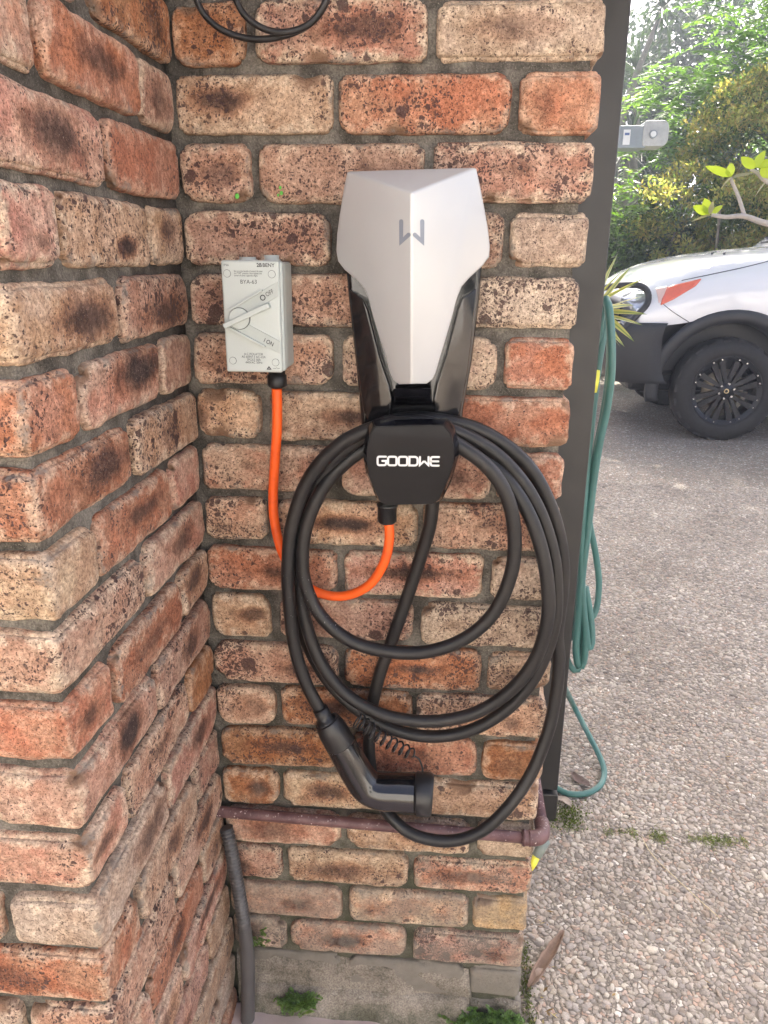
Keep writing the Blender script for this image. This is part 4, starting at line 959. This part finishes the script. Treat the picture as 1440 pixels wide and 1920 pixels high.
# black bumper wrapping the front, bull-bar hoop
def wrap(name, prof, mat, xs):
    """loft of (offset-out, z) profile round the front corner plan curve"""
    V = []; n = len(prof)
    for X, Yd in xs:
        for o_, z in prof: V.append((X-o_*(1 if abs(Yd) < .7 else .5), CY+Yd*(1+.02*(o_ > 0)), z))
    Fc = [(i*n+j, (i+1)*n+j, (i+1)*n+j+1, i*n+j+1) for i in range(len(xs)-1) for j in range(n-1)]
    me = raw(name, V, Fc, True); o = obj(name, me, mat); md = o.modifiers.new('t', 'SOLIDIFY'); md.thickness = .02; return put(o, truck)
xs = [(2.16, -.93), (2.02, -.925), (1.90, -.91), (1.80, -.87), (1.73, -.78), (1.69, -.6), (1.67, -.3), (1.665, 0), (1.67, .3), (1.69, .6), (1.73, .78), (1.80, .87), (1.90, .91), (2.02, .925), (2.16, .93)]
wrap('front_bumper', [(.0, .96), (.05, .93), (.075, .86), (.07, .72), (.04, .58), (-.04, .50), (-.10, .47)], CLAD, xs)
for s in (-1, 1):
    y0 = CY+s*.80
    hp = [(1.80, y0+s*.10, .90), (1.90, y0+s*.085, 1.0), (1.985, y0+s*.075, 1.10), (1.99, y0+s*.06, 1.19), (1.93, y0+s*.04, 1.245), (1.82, y0, 1.25), (1.72, y0-s*.1, 1.235), (1.66, y0-s*.28, 1.20), (1.64, y0-s*.5, 1.15), (1.63, y0-s*.6, .95)]
    put(obj('bull_bar_hoop', tube('bull_bar_hoop', resample(hp, .02), .026, 14), CLAD), truck)
put(obj('bull_bar_tube', tube('bull_bar_tube', [(1.63, CY-.35, 1.15), (1.61, CY, 1.16), (1.63, CY+.35, 1.15)], .028, 14), CLAD), truck)
put(box('grille', (1.685, CY-.55, .96), (1.75, CY+.55, 1.10), CLAD, None, .01), truck)
# wheels
def lathe(name, prof, cx, cz, y0, sgn, seg=56):
    V = []; n = len(prof)
    for i in range(seg):
        a = 2*math.pi*i/seg
        for r_, d_ in prof: V.append((cx+r_*math.cos(a), y0+sgn*d_, cz+r_*math.sin(a)))
    return raw(name, V, [(i*n+j, i*n+j+1, ((i+1) % seg)*n+j+1, ((i+1) % seg)*n+j) for i in range(seg) for j in range(n-1)], True)
RT = .425
def wheel(cx, yo, sgn):
    """yo = outer face, sgn = direction into the car"""
    cz = RT-.008; root = put(obj('wheel', lathe('wheel', [(.285, .02), (.288, .035), (.27, .05), (.255, .10), (.25, .22), (.28, .255)], cx, cz, yo, sgn), RIM), truck)
    def sub(name, me, mat): o = obj(name, me, mat, root); return o
    sub('tyre', lathe('tyre', [(.284, .03), (.292, .008), (.315, -.002), (.345, -.003), (.375, .006), (.398, .022), (RT-.008, .045), (RT, .06), (RT, .13), (RT, .2), (RT-.008, .215), (.39, .24), (.34, .262), (.28, .255)], cx, cz, yo, sgn), TYRE)
    bm = bmesh.new()
    for i in range(44):                                   # shoulder lugs
        a = 2*math.pi*(i+.5*(i % 2))/44
        for d0, d1 in ((.026, .085), (.175, .232)):
            q = []
            for dr in (-.014, .0065):
                for dd in (d0, d1):
                    for da in (-.036, .036): rr_ = RT+dr-(.012 if dd in (.026, .232) else 0); q.append(bm.verts.new((cx+rr_*math.cos(a+da), yo+sgn*dd, cz+rr_*math.sin(a+da))))
            for f in ((0, 1, 3, 2), (4, 5, 7, 6), (0, 1, 5, 4), (2, 3, 7, 6), (0, 2, 6, 4), (1, 3, 7, 5)): bm.faces.new([q[t] for t in f])
    sub('tread', from_bm(bm, 'tread'), TYRE)['kind'] = 'stuff'
    for i in range(8):                                    # eight twin spokes
        a = 2*math.pi*(i+.5)/8
        bm = bmesh.new()
        for s in (-1, 1):
            def pt(r_, off, d_): ca, sa = math.cos(a), math.sin(a); return (cx+r_*ca-off*sa, yo+sgn*d_, cz+r_*sa+off*ca)
            i0, i1, o0, o1 = s*.006, s*.030, s*.014, s*.064
            vs = [bm.verts.new(pt(*t)) for t in ((.06, i0, .03), (.06, i1, .03), (.272, o1, .028), (.272, o0, .028), (.06, i0, .075), (.06, i1, .075), (.272, o1, .06), (.272, o0, .06))]
            for f in ((0, 1, 2, 3), (4, 5, 6, 7), (0, 1, 5, 4), (2, 3, 7, 6), (0, 3, 7, 4), (1, 2, 6, 5)): bm.faces.new([vs[t] for t in f])
        sub('spoke', from_bm(bm, 'spoke'), RIM)
    sub('rim_lip', lathe('rim_lip', [(.246, .034), (.252, .024), (.278, .020), (.287, .012), (.290, .03)], cx, cz, yo, sgn), RIM)
    sub('hub', lathe('hub', [(0.001, .022), (.045, .022), (.05, .028), (.072, .032), (.08, .05)], cx, cz, yo, sgn, 28), RIM)
    sub('hub_badge', lathe('hub_badge', [(.012, .020), (.0125, .018), (.020, .018), (.0205, .022)], cx, cz, yo, sgn, 20), simple('brass', (.7, .55, .3), .3, metal=1.) if sgn > 0 and cx < 3 else BRIGHT)
    sub('brake_disc', lathe('brake_disc', [(.08, .12), (.17, .12), (.17, .135)], cx, cz, yo, sgn, 40), simple('worn_steel', (.42, .36, .28), .45, metal=.6))
    for i in range(16):
        a = 2*math.pi*(i//2+.5)/8+(-.13 if i % 2 else .13); b = Vector((cx+.266*math.cos(a), yo+sgn*.022, cz+.266*math.sin(a)))
        sub('rivet', tube('rivet', [b, b-Vector((0, sgn*.006, 0))], .0065, 8), BRIGHT)
    for i in range(6):
        a = 2*math.pi*i/6+.3; b = Vector((cx+.062*math.cos(a), yo+sgn*.032, cz+.062*math.sin(a)))
        sub('wheel_nut', tube('wheel_nut', [b, b-Vector((0, sgn*.018, 0))], .009, 6), BRIGHT)
WX, WX2 = 2.70, 5.92
wheel(WX, CY-HW-.015, 1); wheel(WX, CY+HW+.015, -1); wheel(WX2, CY-HW-.015, 1); wheel(WX2, CY+HW+.015, -1)
# wheel-arch flares: a band from the body edge curving outwards
def flare(cx, s):
    V = []; K = 30; prof = [(.665, -.015), (.663, .012), (.64, .024), (.60, .026), (.565, .012), (.55, -.03), (.55, -.10), (.56, -.30)]; n = len(prof)
    for i in range(K+1):
        a = R(-14+(208)*i/K)
        tp = min(1., .25+1.6*min(i, K-i)/K*2)
        for r_, d_ in prof: V.append((cx+r_*math.cos(a), CY+s*(HW+(d_*tp if d_ > 0 else d_)-.01), max(.30, .41+r_*math.sin(a)*(1. if math.sin(a) > 0 else .6))))
    me = raw('wheel_flare', V, [(i*n+j, (i+1)*n+j, (i+1)*n+j+1, i*n+j+1) for i in range(K) for j in range(n-1)], True)
    o = obj('wheel_flare', me, CLAD); md = o.modifiers.new('t', 'SOLIDIFY'); md.thickness = .012; put(o, truck)
for cx in (WX, WX2):
    for s in (-1, 1): flare(cx, s)
put(box('underbody', (1.95, CY-.62, .36), (6.7, CY+.62, .95), CLAD, None, .05), truck)
put(box('wheel_well', (2.06, CY-.66, .5), (3.34, CY+.66, 1.12), CLAD, None, .05), truck)
# cab and tub (beyond the right edge of the photograph)
cabp = [(3.30, 1.55), (3.95, 2.05), (4.25, 2.12), (5.10, 2.10), (5.28, 2.02), (5.34, 1.53)]
bm = prism([(x, CY-.80+.14*(z-1.5), z) for x, z in cabp], [(x, CY+.80-.14*(z-1.5), z) for x, z in cabp], .03, 3, 10)
me = from_bm(bm, 'cab'); smooth_by_angle(me, 35); put(obj('cab', me, PAINT), truck)
for s in (-1, 1):
    for wq in ([(3.62, 1.60), (4.02, 1.98), (4.42, 2.02), (4.42, 1.60)], [(4.50, 1.60), (4.50, 2.02), (5.02, 2.0), (5.14, 1.60)]):
        a = [(x, CY+s*(.806-.14*(z-1.5)), z) for x, z in wq]; b = [(x, CY+s*(.78-.14*(z-1.5)), z) for x, z in wq]
        put(obj('side_window', from_bm(prism(a, b), 'side_window'), GLASS), truck)
ws = [(3.42, -.66, 1.64), (3.42, .66, 1.64), (3.90, .62, 2.0), (3.90, -.62, 2.0)]
put(obj('windscreen', from_bm(prism([(x-.02, CY+y, z+.02) for x, y, z in ws], [(x+.02, CY+y, z-.02) for x, y, z in ws]), 'windscreen'), GLASS), truck)
put(box('tub', (5.36, CY-.90, .62), (6.9, CY+.90, 1.50), PAINT, None, .04, 3), truck)
wp = [(3.30, CY-.55, 1.60), (3.22, CY-.50, 1.615), (3.16, CY-.30, 1.61), (3.14, CY, 1.60)]
put(obj('wiper', tube('wiper', resample(wp, .03), .012, 6), CLAD), truck)
for px_, py_ in ((1335, 477), (1358, 477)):
    d = Vector(_fw + (px_-720)/F*_r + (960-py_)/F*_u).normalized(); h = bvh.ray_cast(Vector(CAM), d)
    if h[0]: put(obj('washer_jet', tube('washer_jet', [h[0]-Vector((0, 0, .005)), h[0]+Vector((0, 0, .012)), h[0]+Vector((.01, 0, .016))], [.012, .010, .004], 8), CLAD), truck)
mf = [(1.96, .0), (2.06, .0)]

# ================================================================== PLANTS AND TREES
BRZ = leaf_material('bronze_foliage', None, .66)
FAR = leaf_material('shaded_foliage', None, .28)
BARK = simple('grey_bark', (.20, .17, .14), .9, var=.4, vs=18, bump=.006, bs=60)
PALE = simple('pale_bark', (.42, .38, .33), .85, var=.3, vs=30, bump=.002, bs=120)
def cloud(n, c, r, shell=.55):
    """points through an ellipsoid, denser towards its skin"""
    d = rand_dirs(n); k = shell+(1-shell)*nr.uniform(0, 1, n)**.6
    return np.array(c)+d*np.array(r)*k[:, None], d
def twigs(name, base, tips, r0, parent, mat=BARK):
    """trunk and limbs as one continuous skinned branchwork"""
    bm = bmesh.new(); V = []; Fc = []
    base = np.array(base, float)
    for t, rr in tips:
        t = np.array(t, float); m = base*.45+t*.55; m[2] = base[2]+(t[2]-base[2])*.62; m[:2] += nr.normal(0, .06*abs(t[2]-base[2]), 2)
        pp, ra = resample([base, base*.8+m*.2+np.array([0, 0, .05]), m, t], .18, [r0, r0*.85, max(rr*1.8, r0*.4), rr]); me = tube('x', pp, ra, 9)
        o = len(V); V += [v.co.copy() for v in me.vertices]; Fc += [tuple(i+o for i in p.vertices) for p in me.polygons]; bpy.data.meshes.remove(me)
    return put(obj(name, raw(name, V, Fc, True), mat), parent)
def clumps(centers, per, rad, L, Wd, cols, droop=(0, 0, 0), spread=1.):
    """leaf clumps: centers (n,3)"""
    n = len(centers); P = np.repeat(centers, per, 0)+nr.normal(0, 1, (n*per, 3))*np.array(rad)
    D = unit(nr.normal(0, 1, (n*per, 3))*spread+np.array(droop)); ci = np.repeat(nr.uniform(.6, 1.3, n), per)
    base = np.array(cols)[nr.integers(0, len(cols), n*per)]
    return leaves(P, D, side_of(D), nr.uniform(.6, 1.2, n*per)*L, nr.uniform(.7, 1.2, n*per)*Wd, base*(ci*nr.uniform(.75, 1.25, n*per))[:, None])
def fronds(centers, ln, pairs, pin, cols, heading=None):
    """feathery pinnate fronds laid in drooping sprays"""
    n = len(centers); a = nr.uniform(0, 2*math.pi, n); d = unit(np.stack([np.cos(a), np.sin(a), nr.uniform(-.25, .35, n)], 1)) if heading is None else unit(heading+nr.normal(0, .45, (n, 3)))
    l = ln*nr.uniform(.6, 1.15, n); sd_ = unit(np.cross(d, [[0, 0, 1.]]))
    out = []
    tint = np.array(cols)[nr.integers(0, len(cols), n)]*nr.uniform(.7, 1.25, (n, 1))
    for k in range(pairs):
        t = (k+.6)/pairs; P = centers+d*(l*t)[:, None]+np.array([0, 0, -1])*(l*.5*t*t)[:, None]
        s = pin*math.sin(math.pi*(.15+.8*t))
        for g in (-1, 1):
            D = unit(sd_*g+d*.45+nr.normal(0, .12, (n, 3))+np.array([0, 0, -.25])); N = unit(np.cross(D, np.array([[0, 0, 1.]])+nr.normal(0, .35, (n, 3))))
            out.append(leaves(P, D, N, s*nr.uniform(.8, 1.2, n), s*.30, tint))
    return out
nr = np.random.default_rng(42)
# --- tall feathery tree; an unseen upper crown is added to shade the driveway
t = thing('feathery_tree', 'tall light-green feathery-leaved tree filling the upper right', 'tree', (8.2, 10.3, 0))
GR = [(.10, .185, .055), (.085, .16, .06), (.125, .21, .07)]
c1, _ = cloud(760, (5.3, 10.4, 4.4), (2.0, 1.2, 1.9), .3)
c2, _ = cloud(110, (3.45, 9.9, 3.45), (.75, .6, .36), .3)
c3, _ = cloud(60, (3.05, 9.7, 2.85), (.6, .5, .2), .3)
parts = fronds(np.concatenate([c1, c2, c3]), .55, 11, .15, GR)
leafobj('crown', parts, t)
c5, _ = cloud(3800, (2.8, 7.0, 7.2), (3.9, 4.0, 1.2), .2)
leafobj('upper_crown', [clumps(c5, 14, .13, .17, .075, GR, (0, 0, -.3))], t)
twigs('trunk', (8.2, 10.3, 0), [((5.2, 10.6, 4.6), .03), ((3.6, 10.1, 3.5), .012), ((3.2, 8.2, 7.0), .04), ((1.6, 7.0, 7.1), .03), ((4.4, 6.8, 7.2), .03), ((5.6, 10.9, 5.6), .03), ((2.6, 9.0, 6.8), .03)], .17, t)
# --- orange-tipped shrubs
OT = [(.30, .27, .12), (.19, .225, .09), (.34, .26, .135), (.085, .12, .05), (.26, .26, .12)]
for lab, cen, rad, nn in (('bronze-tipped rounded shrub behind the truck bonnet, the lower of two', (3.35, 8.5, 1.75), (.95, .7, .72), 420), ('bronze-tipped rounded shrub rising behind the lower bronze one', (4.15, 9.1, 2.75), (1.15, .7, .85), 560)):
    t = thing('bronze_shrub', lab, 'shrub', (cen[0], cen[1], 0), 'bronze-tipped shrubs behind the truck')
    lc, ld = cloud(26, cen, np.array(rad)*.8, .8); li = nr.integers(0, 26, nn); off = rand_dirs(nn, (0, -.25, .5), .8)
    c1 = lc[li]+off*np.array([.27, .24, .2]); d1 = off; up = off[:, 2] > .05
    parts = [clumps(c1[up], 34, .055, .062, .026, OT[:3]+OT[4:], (0, 0, .7)), clumps(c1[~up], 30, .07, .06, .026, [OT[3], (.05, .08, .03)])]
    low, _ = cloud(nn//2, (cen[0], cen[1], cen[2]*.45), (rad[0]*.9, rad[1]*.8, cen[2]*.45), .6); parts.append(clumps(low, 26, .08, .07, .03, [(.05, .08, .03), (.07, .10, .03)]))
    leafobj('crown', parts, t, BRZ); twigs('trunk', (cen[0], cen[1], 0), [((cen[0]-.4, cen[1], cen[2]), .012), ((cen[0]+.4, cen[1]+.1, cen[2]), .012), ((cen[0], cen[1]-.2, cen[2]+.3), .012)], .05, t)
# --- bright green bush at the left
t = thing('bright_bush', 'bright sunlit green bush just right of the dark post', 'bush', (2.2, 8.7, 0))
BG = [(.12, .21, .035), (.09, .175, .035), (.15, .22, .05)]
c1, _ = cloud(120, (2.25, 8.8, 2.05), (.55, .5, .45), .4); c2, _ = cloud(120, (2.1, 8.7, 1.3), (.7, .5, .7), .5)
leafobj('crown', fronds(c1, .32, 8, .10, BG)+[clumps(c2, 26, .08, .075, .034, [(.06, .10, .03), (.045, .08, .03)])], t)
twigs('trunk', (2.2, 8.7, 0), [((2.0, 8.6, 1.8), .012), ((2.5, 8.9, 1.9), .012)], .04, t)
# --- glossy small-leaved bush that sparkles in the sun
t = thing('glossy_bush', 'dark glossy small-leaved bush sparkling behind the truck nose', 'bush', (2.75, 8.9, 0))
c1, _ = cloud(240, (2.75, 8.9, 1.45), (.55, .5, .62), .5)
leafobj('crown', [clumps(c1, 28, .07, .055, .03, [(.035, .06, .03), (.05, .08, .035)])], t, leaf_material('glossy_leaf', None, .2, .12)); twigs('trunk', (2.75, 8.9, 0), [((2.6, 8.9, 1.4), .01), ((2.95, 8.9, 1.5), .01)], .035, t)
# --- dark hedge behind everything low
t = thing('garden_hedge', 'dark green hedge closing the garden behind the shrubs', 'hedge', (3, 10.2, 0))
n = 2600; P = np.stack([nr.uniform(-9, 13, n), nr.uniform(9.9, 10.7, n), nr.uniform(.05, 2.3, n)**1.0], 1); P[:, 2] *= 1+.12*np.sin(P[:, 0]*1.7)
leafobj('foliage', [clumps(P, 16, .12, .13, .05, [(.030, .055, .022), (.045, .075, .028), (.025, .045, .02)])], t)
# --- dark strap-leaved palms against the sky
for lab, bx, by, hs in (('dark strap-leaved palm at the left against the sky, the nearer of two', 2.88, 12.6, (2.2, 3.1, 4.1)), ('dark strap-leaved palm further back beside the nearer palm', 3.6, 14.0, (3.3, 4.5, 5.4))):
    t = thing('strap_palm', lab, 'palm', (bx, by, 0), 'dark palms behind the garden'); parts = []
    tips = []
    for i, h in enumerate(hs):
        tp = np.array([bx+nr.uniform(-.35, .35), by+nr.uniform(-.3, .3), h]); tips.append((tp, .035)); K = 70
        D = rand_dirs(K, (0, 0, .45), .8); L = nr.uniform(.5, .85, K); col = np.array([(.028, .05, .026)])*nr.uniform(.7, 1.5, (K, 1))
        mid = tp+D*(L*.55)[:, None]; N = unit(np.cross(D, [[0, 0, 1.]])+1e-3)
        parts.append(leaves(np.repeat(tp[None], K, 0), D, N, L*.6, .045, col)); D2 = unit(D+np.array([0, 0, -.55])); parts.append(leaves(mid-D*.05, D2, N, L*.5, .04, col))
    leafobj('crown', parts, t, FAR); twigs('trunk', (bx, by, 0), tips, .07, t)
# --- taller trees further back
for i, (lab, cx, cy_, cz, rx, rz) in enumerate((('tall dark tree far behind the palms at left', .6, 17.5, 4.6, 2.2, 2.6), ('broad dark tree far behind the feathery tree', 5.4, 17.0, 4.2, 2.7, 2.6), ('tall dark tree far at the right edge', 9.8, 16.5, 4.8, 3.0, 3.0), ('low dark tree far behind the palms, centre', 3.2, 18.5, 2.5, 1.9, 1.8))):
    t = thing('far_tree', lab, 'tree', (cx, cy_, 0), 'trees at the back of the garden')
    c1, _ = cloud(800, (cx, cy_, cz), (rx, 1.6, rz), .3)
    leafobj('crown', [clumps(c1, 22, .2, .19, .085, [(.032, .06, .032), (.042, .07, .035), (.026, .048, .028)])], t, FAR); twigs('trunk', (cx, cy_, 0), [((cx-.8, cy_, cz), .04), ((cx+.9, cy_, cz+.4), .04), ((cx, cy_, cz+1), .04)], .16, t)
# --- frangipani: pale bare branches with a few large backlit leaves, each leaf an object
fr_ = thing('frangipani', 'pale bare frangipani branch with few yellow-green leaves above the truck bonnet', 'tree', at(1640, 1000, 4.2))
fr_.location.z = 0
FY_ = 4.2
def br(q, r0, r1):
    P = [at(x, y, FY_+dy) for x, y, dy in q]; pp, rr = resample(P, .03, list(np.linspace(r0, r1, len(P)))); put(obj('branch', tube('branch', pp, rr, 10), PALE), fr_)
br([(1600, 480, .1), (1520, 440, .05), (1470, 425, 0), (1430, 417, 0), (1394, 405, 0), (1360, 407, -.02), (1335, 403, -.03)], .026, .011)
br([(1396, 406, 0), (1390, 385, .02), (1382, 362, .03), (1372, 340, .03), (1371, 333, .03)], .013, .009)
br([(1600, 480, .1), (1540, 400, .12), (1470, 355, .1), (1436, 340, .1), (1420, 324, .1), (1408, 318, .1)], .02, .009)
tw = fr_.location; P0 = at(1600, 480, FY_+.1)
pp, rr = resample([Vector((tw.x+.12, tw.y+.15, 0)), Vector((tw.x+.05, tw.y+.12, .5)), P0+Vector((.08, .05, -.5)), P0], .06, [.07, .06, .04, .03]); put(obj('trunk', tube('trunk', pp, rr, 12), PALE), fr_)
def leaf_mesh(L, W, bend, fold=.18, n=9):
    V = []
    for i in range(n+1):
        t_ = i/n; w_ = W*(math.sin(math.pi*t_**.8)**.8)*.5; z = -bend*L*t_*t_
        for s in (-1, 0, 1): V.append((t_*L, s*w_, z+abs(s)*w_*fold))
    return raw('leaf', V, [(i*3+j, i*3+3+j, i*3+4+j, i*3+1+j) for i in range(n) for j in range(2)], True)
FLM = leaf_material('frangipani_leaf', (.30, .36, .05), .6, .35, False); FLO = leaf_material('old_leaf', (.30, .27, .20), .3, .5, False)
def put_leaf(parent, base, tip, W, mat, bend=.12, roll=0.):
    base, tip = Vector(base), Vector(tip); d = tip-base; o = obj('leaf', leaf_mesh(d.length, W, bend), mat)
    o.rotation_mode = 'QUATERNION'; o.rotation_quaternion = d.to_track_quat('X', 'Z') @ Matrix.Rotation(roll, 3, 'X').to_quaternion(); o.location = base; return put(o, parent)
def fl(b, tp, W=.05, old=False, dy=0., roll=.6): put_leaf(fr_, at(b[0], b[1], FY_+.02), at(tp[0], tp[1], FY_+dy), W, FLO if old else FLM, .08, roll)
fl((1371, 331), (1322, 309), .055, roll=.9); fl((1371, 331), (1369, 305), .075, roll=1.3); fl((1372, 333), (1350, 352), .05, True); fl((1373, 333), (1412, 322), .04, True)
fl((1330, 402), (1299, 384), .06, roll=1.); fl((1331, 402), (1320, 371), .065, roll=1.3); fl((1332, 402), (1336, 376), .04, True); fl((1334, 402), (1355, 384), .045, roll=1.); fl((1332, 403), (1296, 413), .03, True)
fl((1415, 316), (1389, 293), .06, roll=1.); fl((1416, 315), (1434, 281), .06, roll=1.2); fl((1425, 318), (1450, 330), .075, roll=1.2); fl((1436, 342), (1411, 372), .05, True); fl((1418, 314), (1460, 298), .06, roll=1.)
# --- variegated strap plant beside the post, each blade an object
yu = thing('strap_plant', 'yellow-green striped spiky plant poking out between post and truck', 'plant', at(1092, 1000, 3.4)); yu.location.z = 0
yc = at(1108, 585, 3.4)
put(obj('stem', tube('stem', resample([yu.location, yu.location.lerp(yc, .5)+Vector((.03, 0, 0)), yc], .06), .018, 8), BARK), yu)
def stripe_material():
    m = M('striped_blade'); p = m.oc(); s = m.n('SeparateXYZ'); m.put(s.inputs[0], p)
    a = m.ss(m.math('ABSOLUTE', s.outputs[1]), .003, .008); c = m.mix(a, (.16, .24, .06), (.46, .44, .15))
    d = m.n('BsdfPrincipled'); m.put(d.inputs['Base Color'], c); d.inputs['Roughness'].default_value = .4
    tr = m.n('BsdfTranslucent'); m.put(tr.inputs[0], m.mix(1., c, (1.3, 1.3, .8), 'MULTIPLY')); x = m.n('MixShader'); x.inputs[0].default_value = .4
    m.t.links.new(d.outputs[0], x.inputs[1]); m.t.links.new(tr.outputs[0], x.inputs[2]); m.t.links.new(x.outputs[0], m.out.inputs[0]); return m.m
STR = stripe_material()
for tx, ty, dy in ((1178, 492, .0), (1150, 470, .1), (1212, 508, -.1), (1202, 545, -.15), (1214, 581, -.1), (1206, 600, -.2), (1193, 634, -.15), (1176, 645, -.05), (1160, 500, -.2), (1190, 520, .2), (1120, 440, .1), (1080, 470, 0), (1040, 520, .1), (1030, 590, 0), (1060, 650, -.1), (1160, 620, .25), (1195, 560, .3), (1110, 455, -.2), (1172, 642, .2)):
    put_leaf(yu, yc+Vector((nr.uniform(-.02, .02), nr.uniform(-.03, .03), nr.uniform(-.03, .03))), at(tx, ty, 3.4+dy), .045, STR, .10, nr.uniform(-.6, .6))
# --- grey box with a pale rounded end on a pole among the leaves
GB = simple('grey_box_paint', (.20, .23, .24), .5); WB = simple('white_box_paint', (.62, .63, .60), .4); DW = simple('dull_box_paint', (.36, .37, .35), .5, var=.25)
bx = thing('pole_box', 'grey box with pale rounded end sticking out among the trees', 'box', (2.02, 8.0, 0))
put(obj('pole', tube('pole', [(2.02, 8.05, 0), (2.02, 8.05, 2.9)], .03, 10), GB), bx)
b0, b1 = at(1160, 238, 8.0), at(1206, 280, 8.0)
put(box('housing', (b0.x, 7.9, b1.z), (b1.x, 8.2, b0.z), GB, None, .01), bx)
b9, b8 = at(1166, 246, 8.0), at(1176, 274, 8.0); put(box('label_panel', (b9.x, 7.892, b8.z), (b8.x, 7.91, b9.z), WB), bx); put(box('label_print', (b9.x+.012, 7.889, b8.z+.09), (b8.x-.010, 7.9, b9.z-.03), simple('blue_print', (.08, .12, .25), .5)), bx)
b2 = at(1246, 277, 8.0); b3 = at(1204, 229, 8.0)
q = rounded([(b3.x, b2.z), (b2.x-.03, b2.z), (b2.x, b2.z+.06), (b2.x, b3.z-.05), (b2.x-.04, b3.z), (b3.x, b3.z)], .04, 4)
put(obj('end_cover', from_bm(prism([(x, 7.88, z) for x, z in q], [(x, 8.22, z) for x, z in q], .01, 2, 60), 'end_cover'), DW), bx)
cc = at(1224, 252, 7.88); put(obj('round_knob', tube('round_knob', [cc, cc-Vector((0, .03, 0))], .04, 20), GB), bx); put(obj('knob_face', tube('knob_face', [cc-Vector((0, .028, 0)), cc-Vector((0, .036, 0))], .028, 20), WB), bx)
# --- eave added out of view to keep sun off the pier
SOF = simple('painted_soffit', (.55, .53, .48), .7)
bm = bmesh.new(); bm_box(bm, (-4, -.25, course(-2)[1]+.008), (.80, 3.2, course(-2)[1]+.12), .005, 1)
tag(obj('eave', from_bm(bm, 'eave'), SOF), None, None, kind='structure')
# --- cream house added unseen behind the camera to bounce sun onto the wall
CREAM = simple('cream_render', (.60, .60, .58), .85, var=.08, vs=2, bump=.001, bs=80)
hs = bmesh.new(); bm_box(hs, (-7, -7.6, -.02), (9, -5.6, 3.6), .01, 1); ho = obj('house', from_bm(hs, 'house'), CREAM); tag(ho, None, None, kind='structure')
for x0 in (-3.6, 1.4, 4.6):
    put(box('added_window', (x0, -5.61, .95), (x0+1.4, -5.57, 2.15), GLASS, None, .005), ho); put(box('added_window_frame', (x0-.06, -5.605, .89), (x0+1.46, -5.585, 2.21), WB, None, .005), ho)  # made-up windows, there for reflections
# --- thin volume added in place of lens glare over trees and truck
bm = bmesh.new(); bm_box(bm, (-46, -46, -1.05), (46, 46, 9.4)); hzm = M('haze'); v_ = hzm.n('VolumePrincipled')
v_.inputs['Color'].default_value = (.80, .88, 1, 1); v_.inputs['Density'].default_value = .0065; v_.inputs['Anisotropy'].default_value = .4
hzm.t.links.new(v_.outputs[0], hzm.out.inputs['Volume'])
tag(obj('haze', from_bm(bm, 'haze'), hzm.m), None, None, kind='stuff')
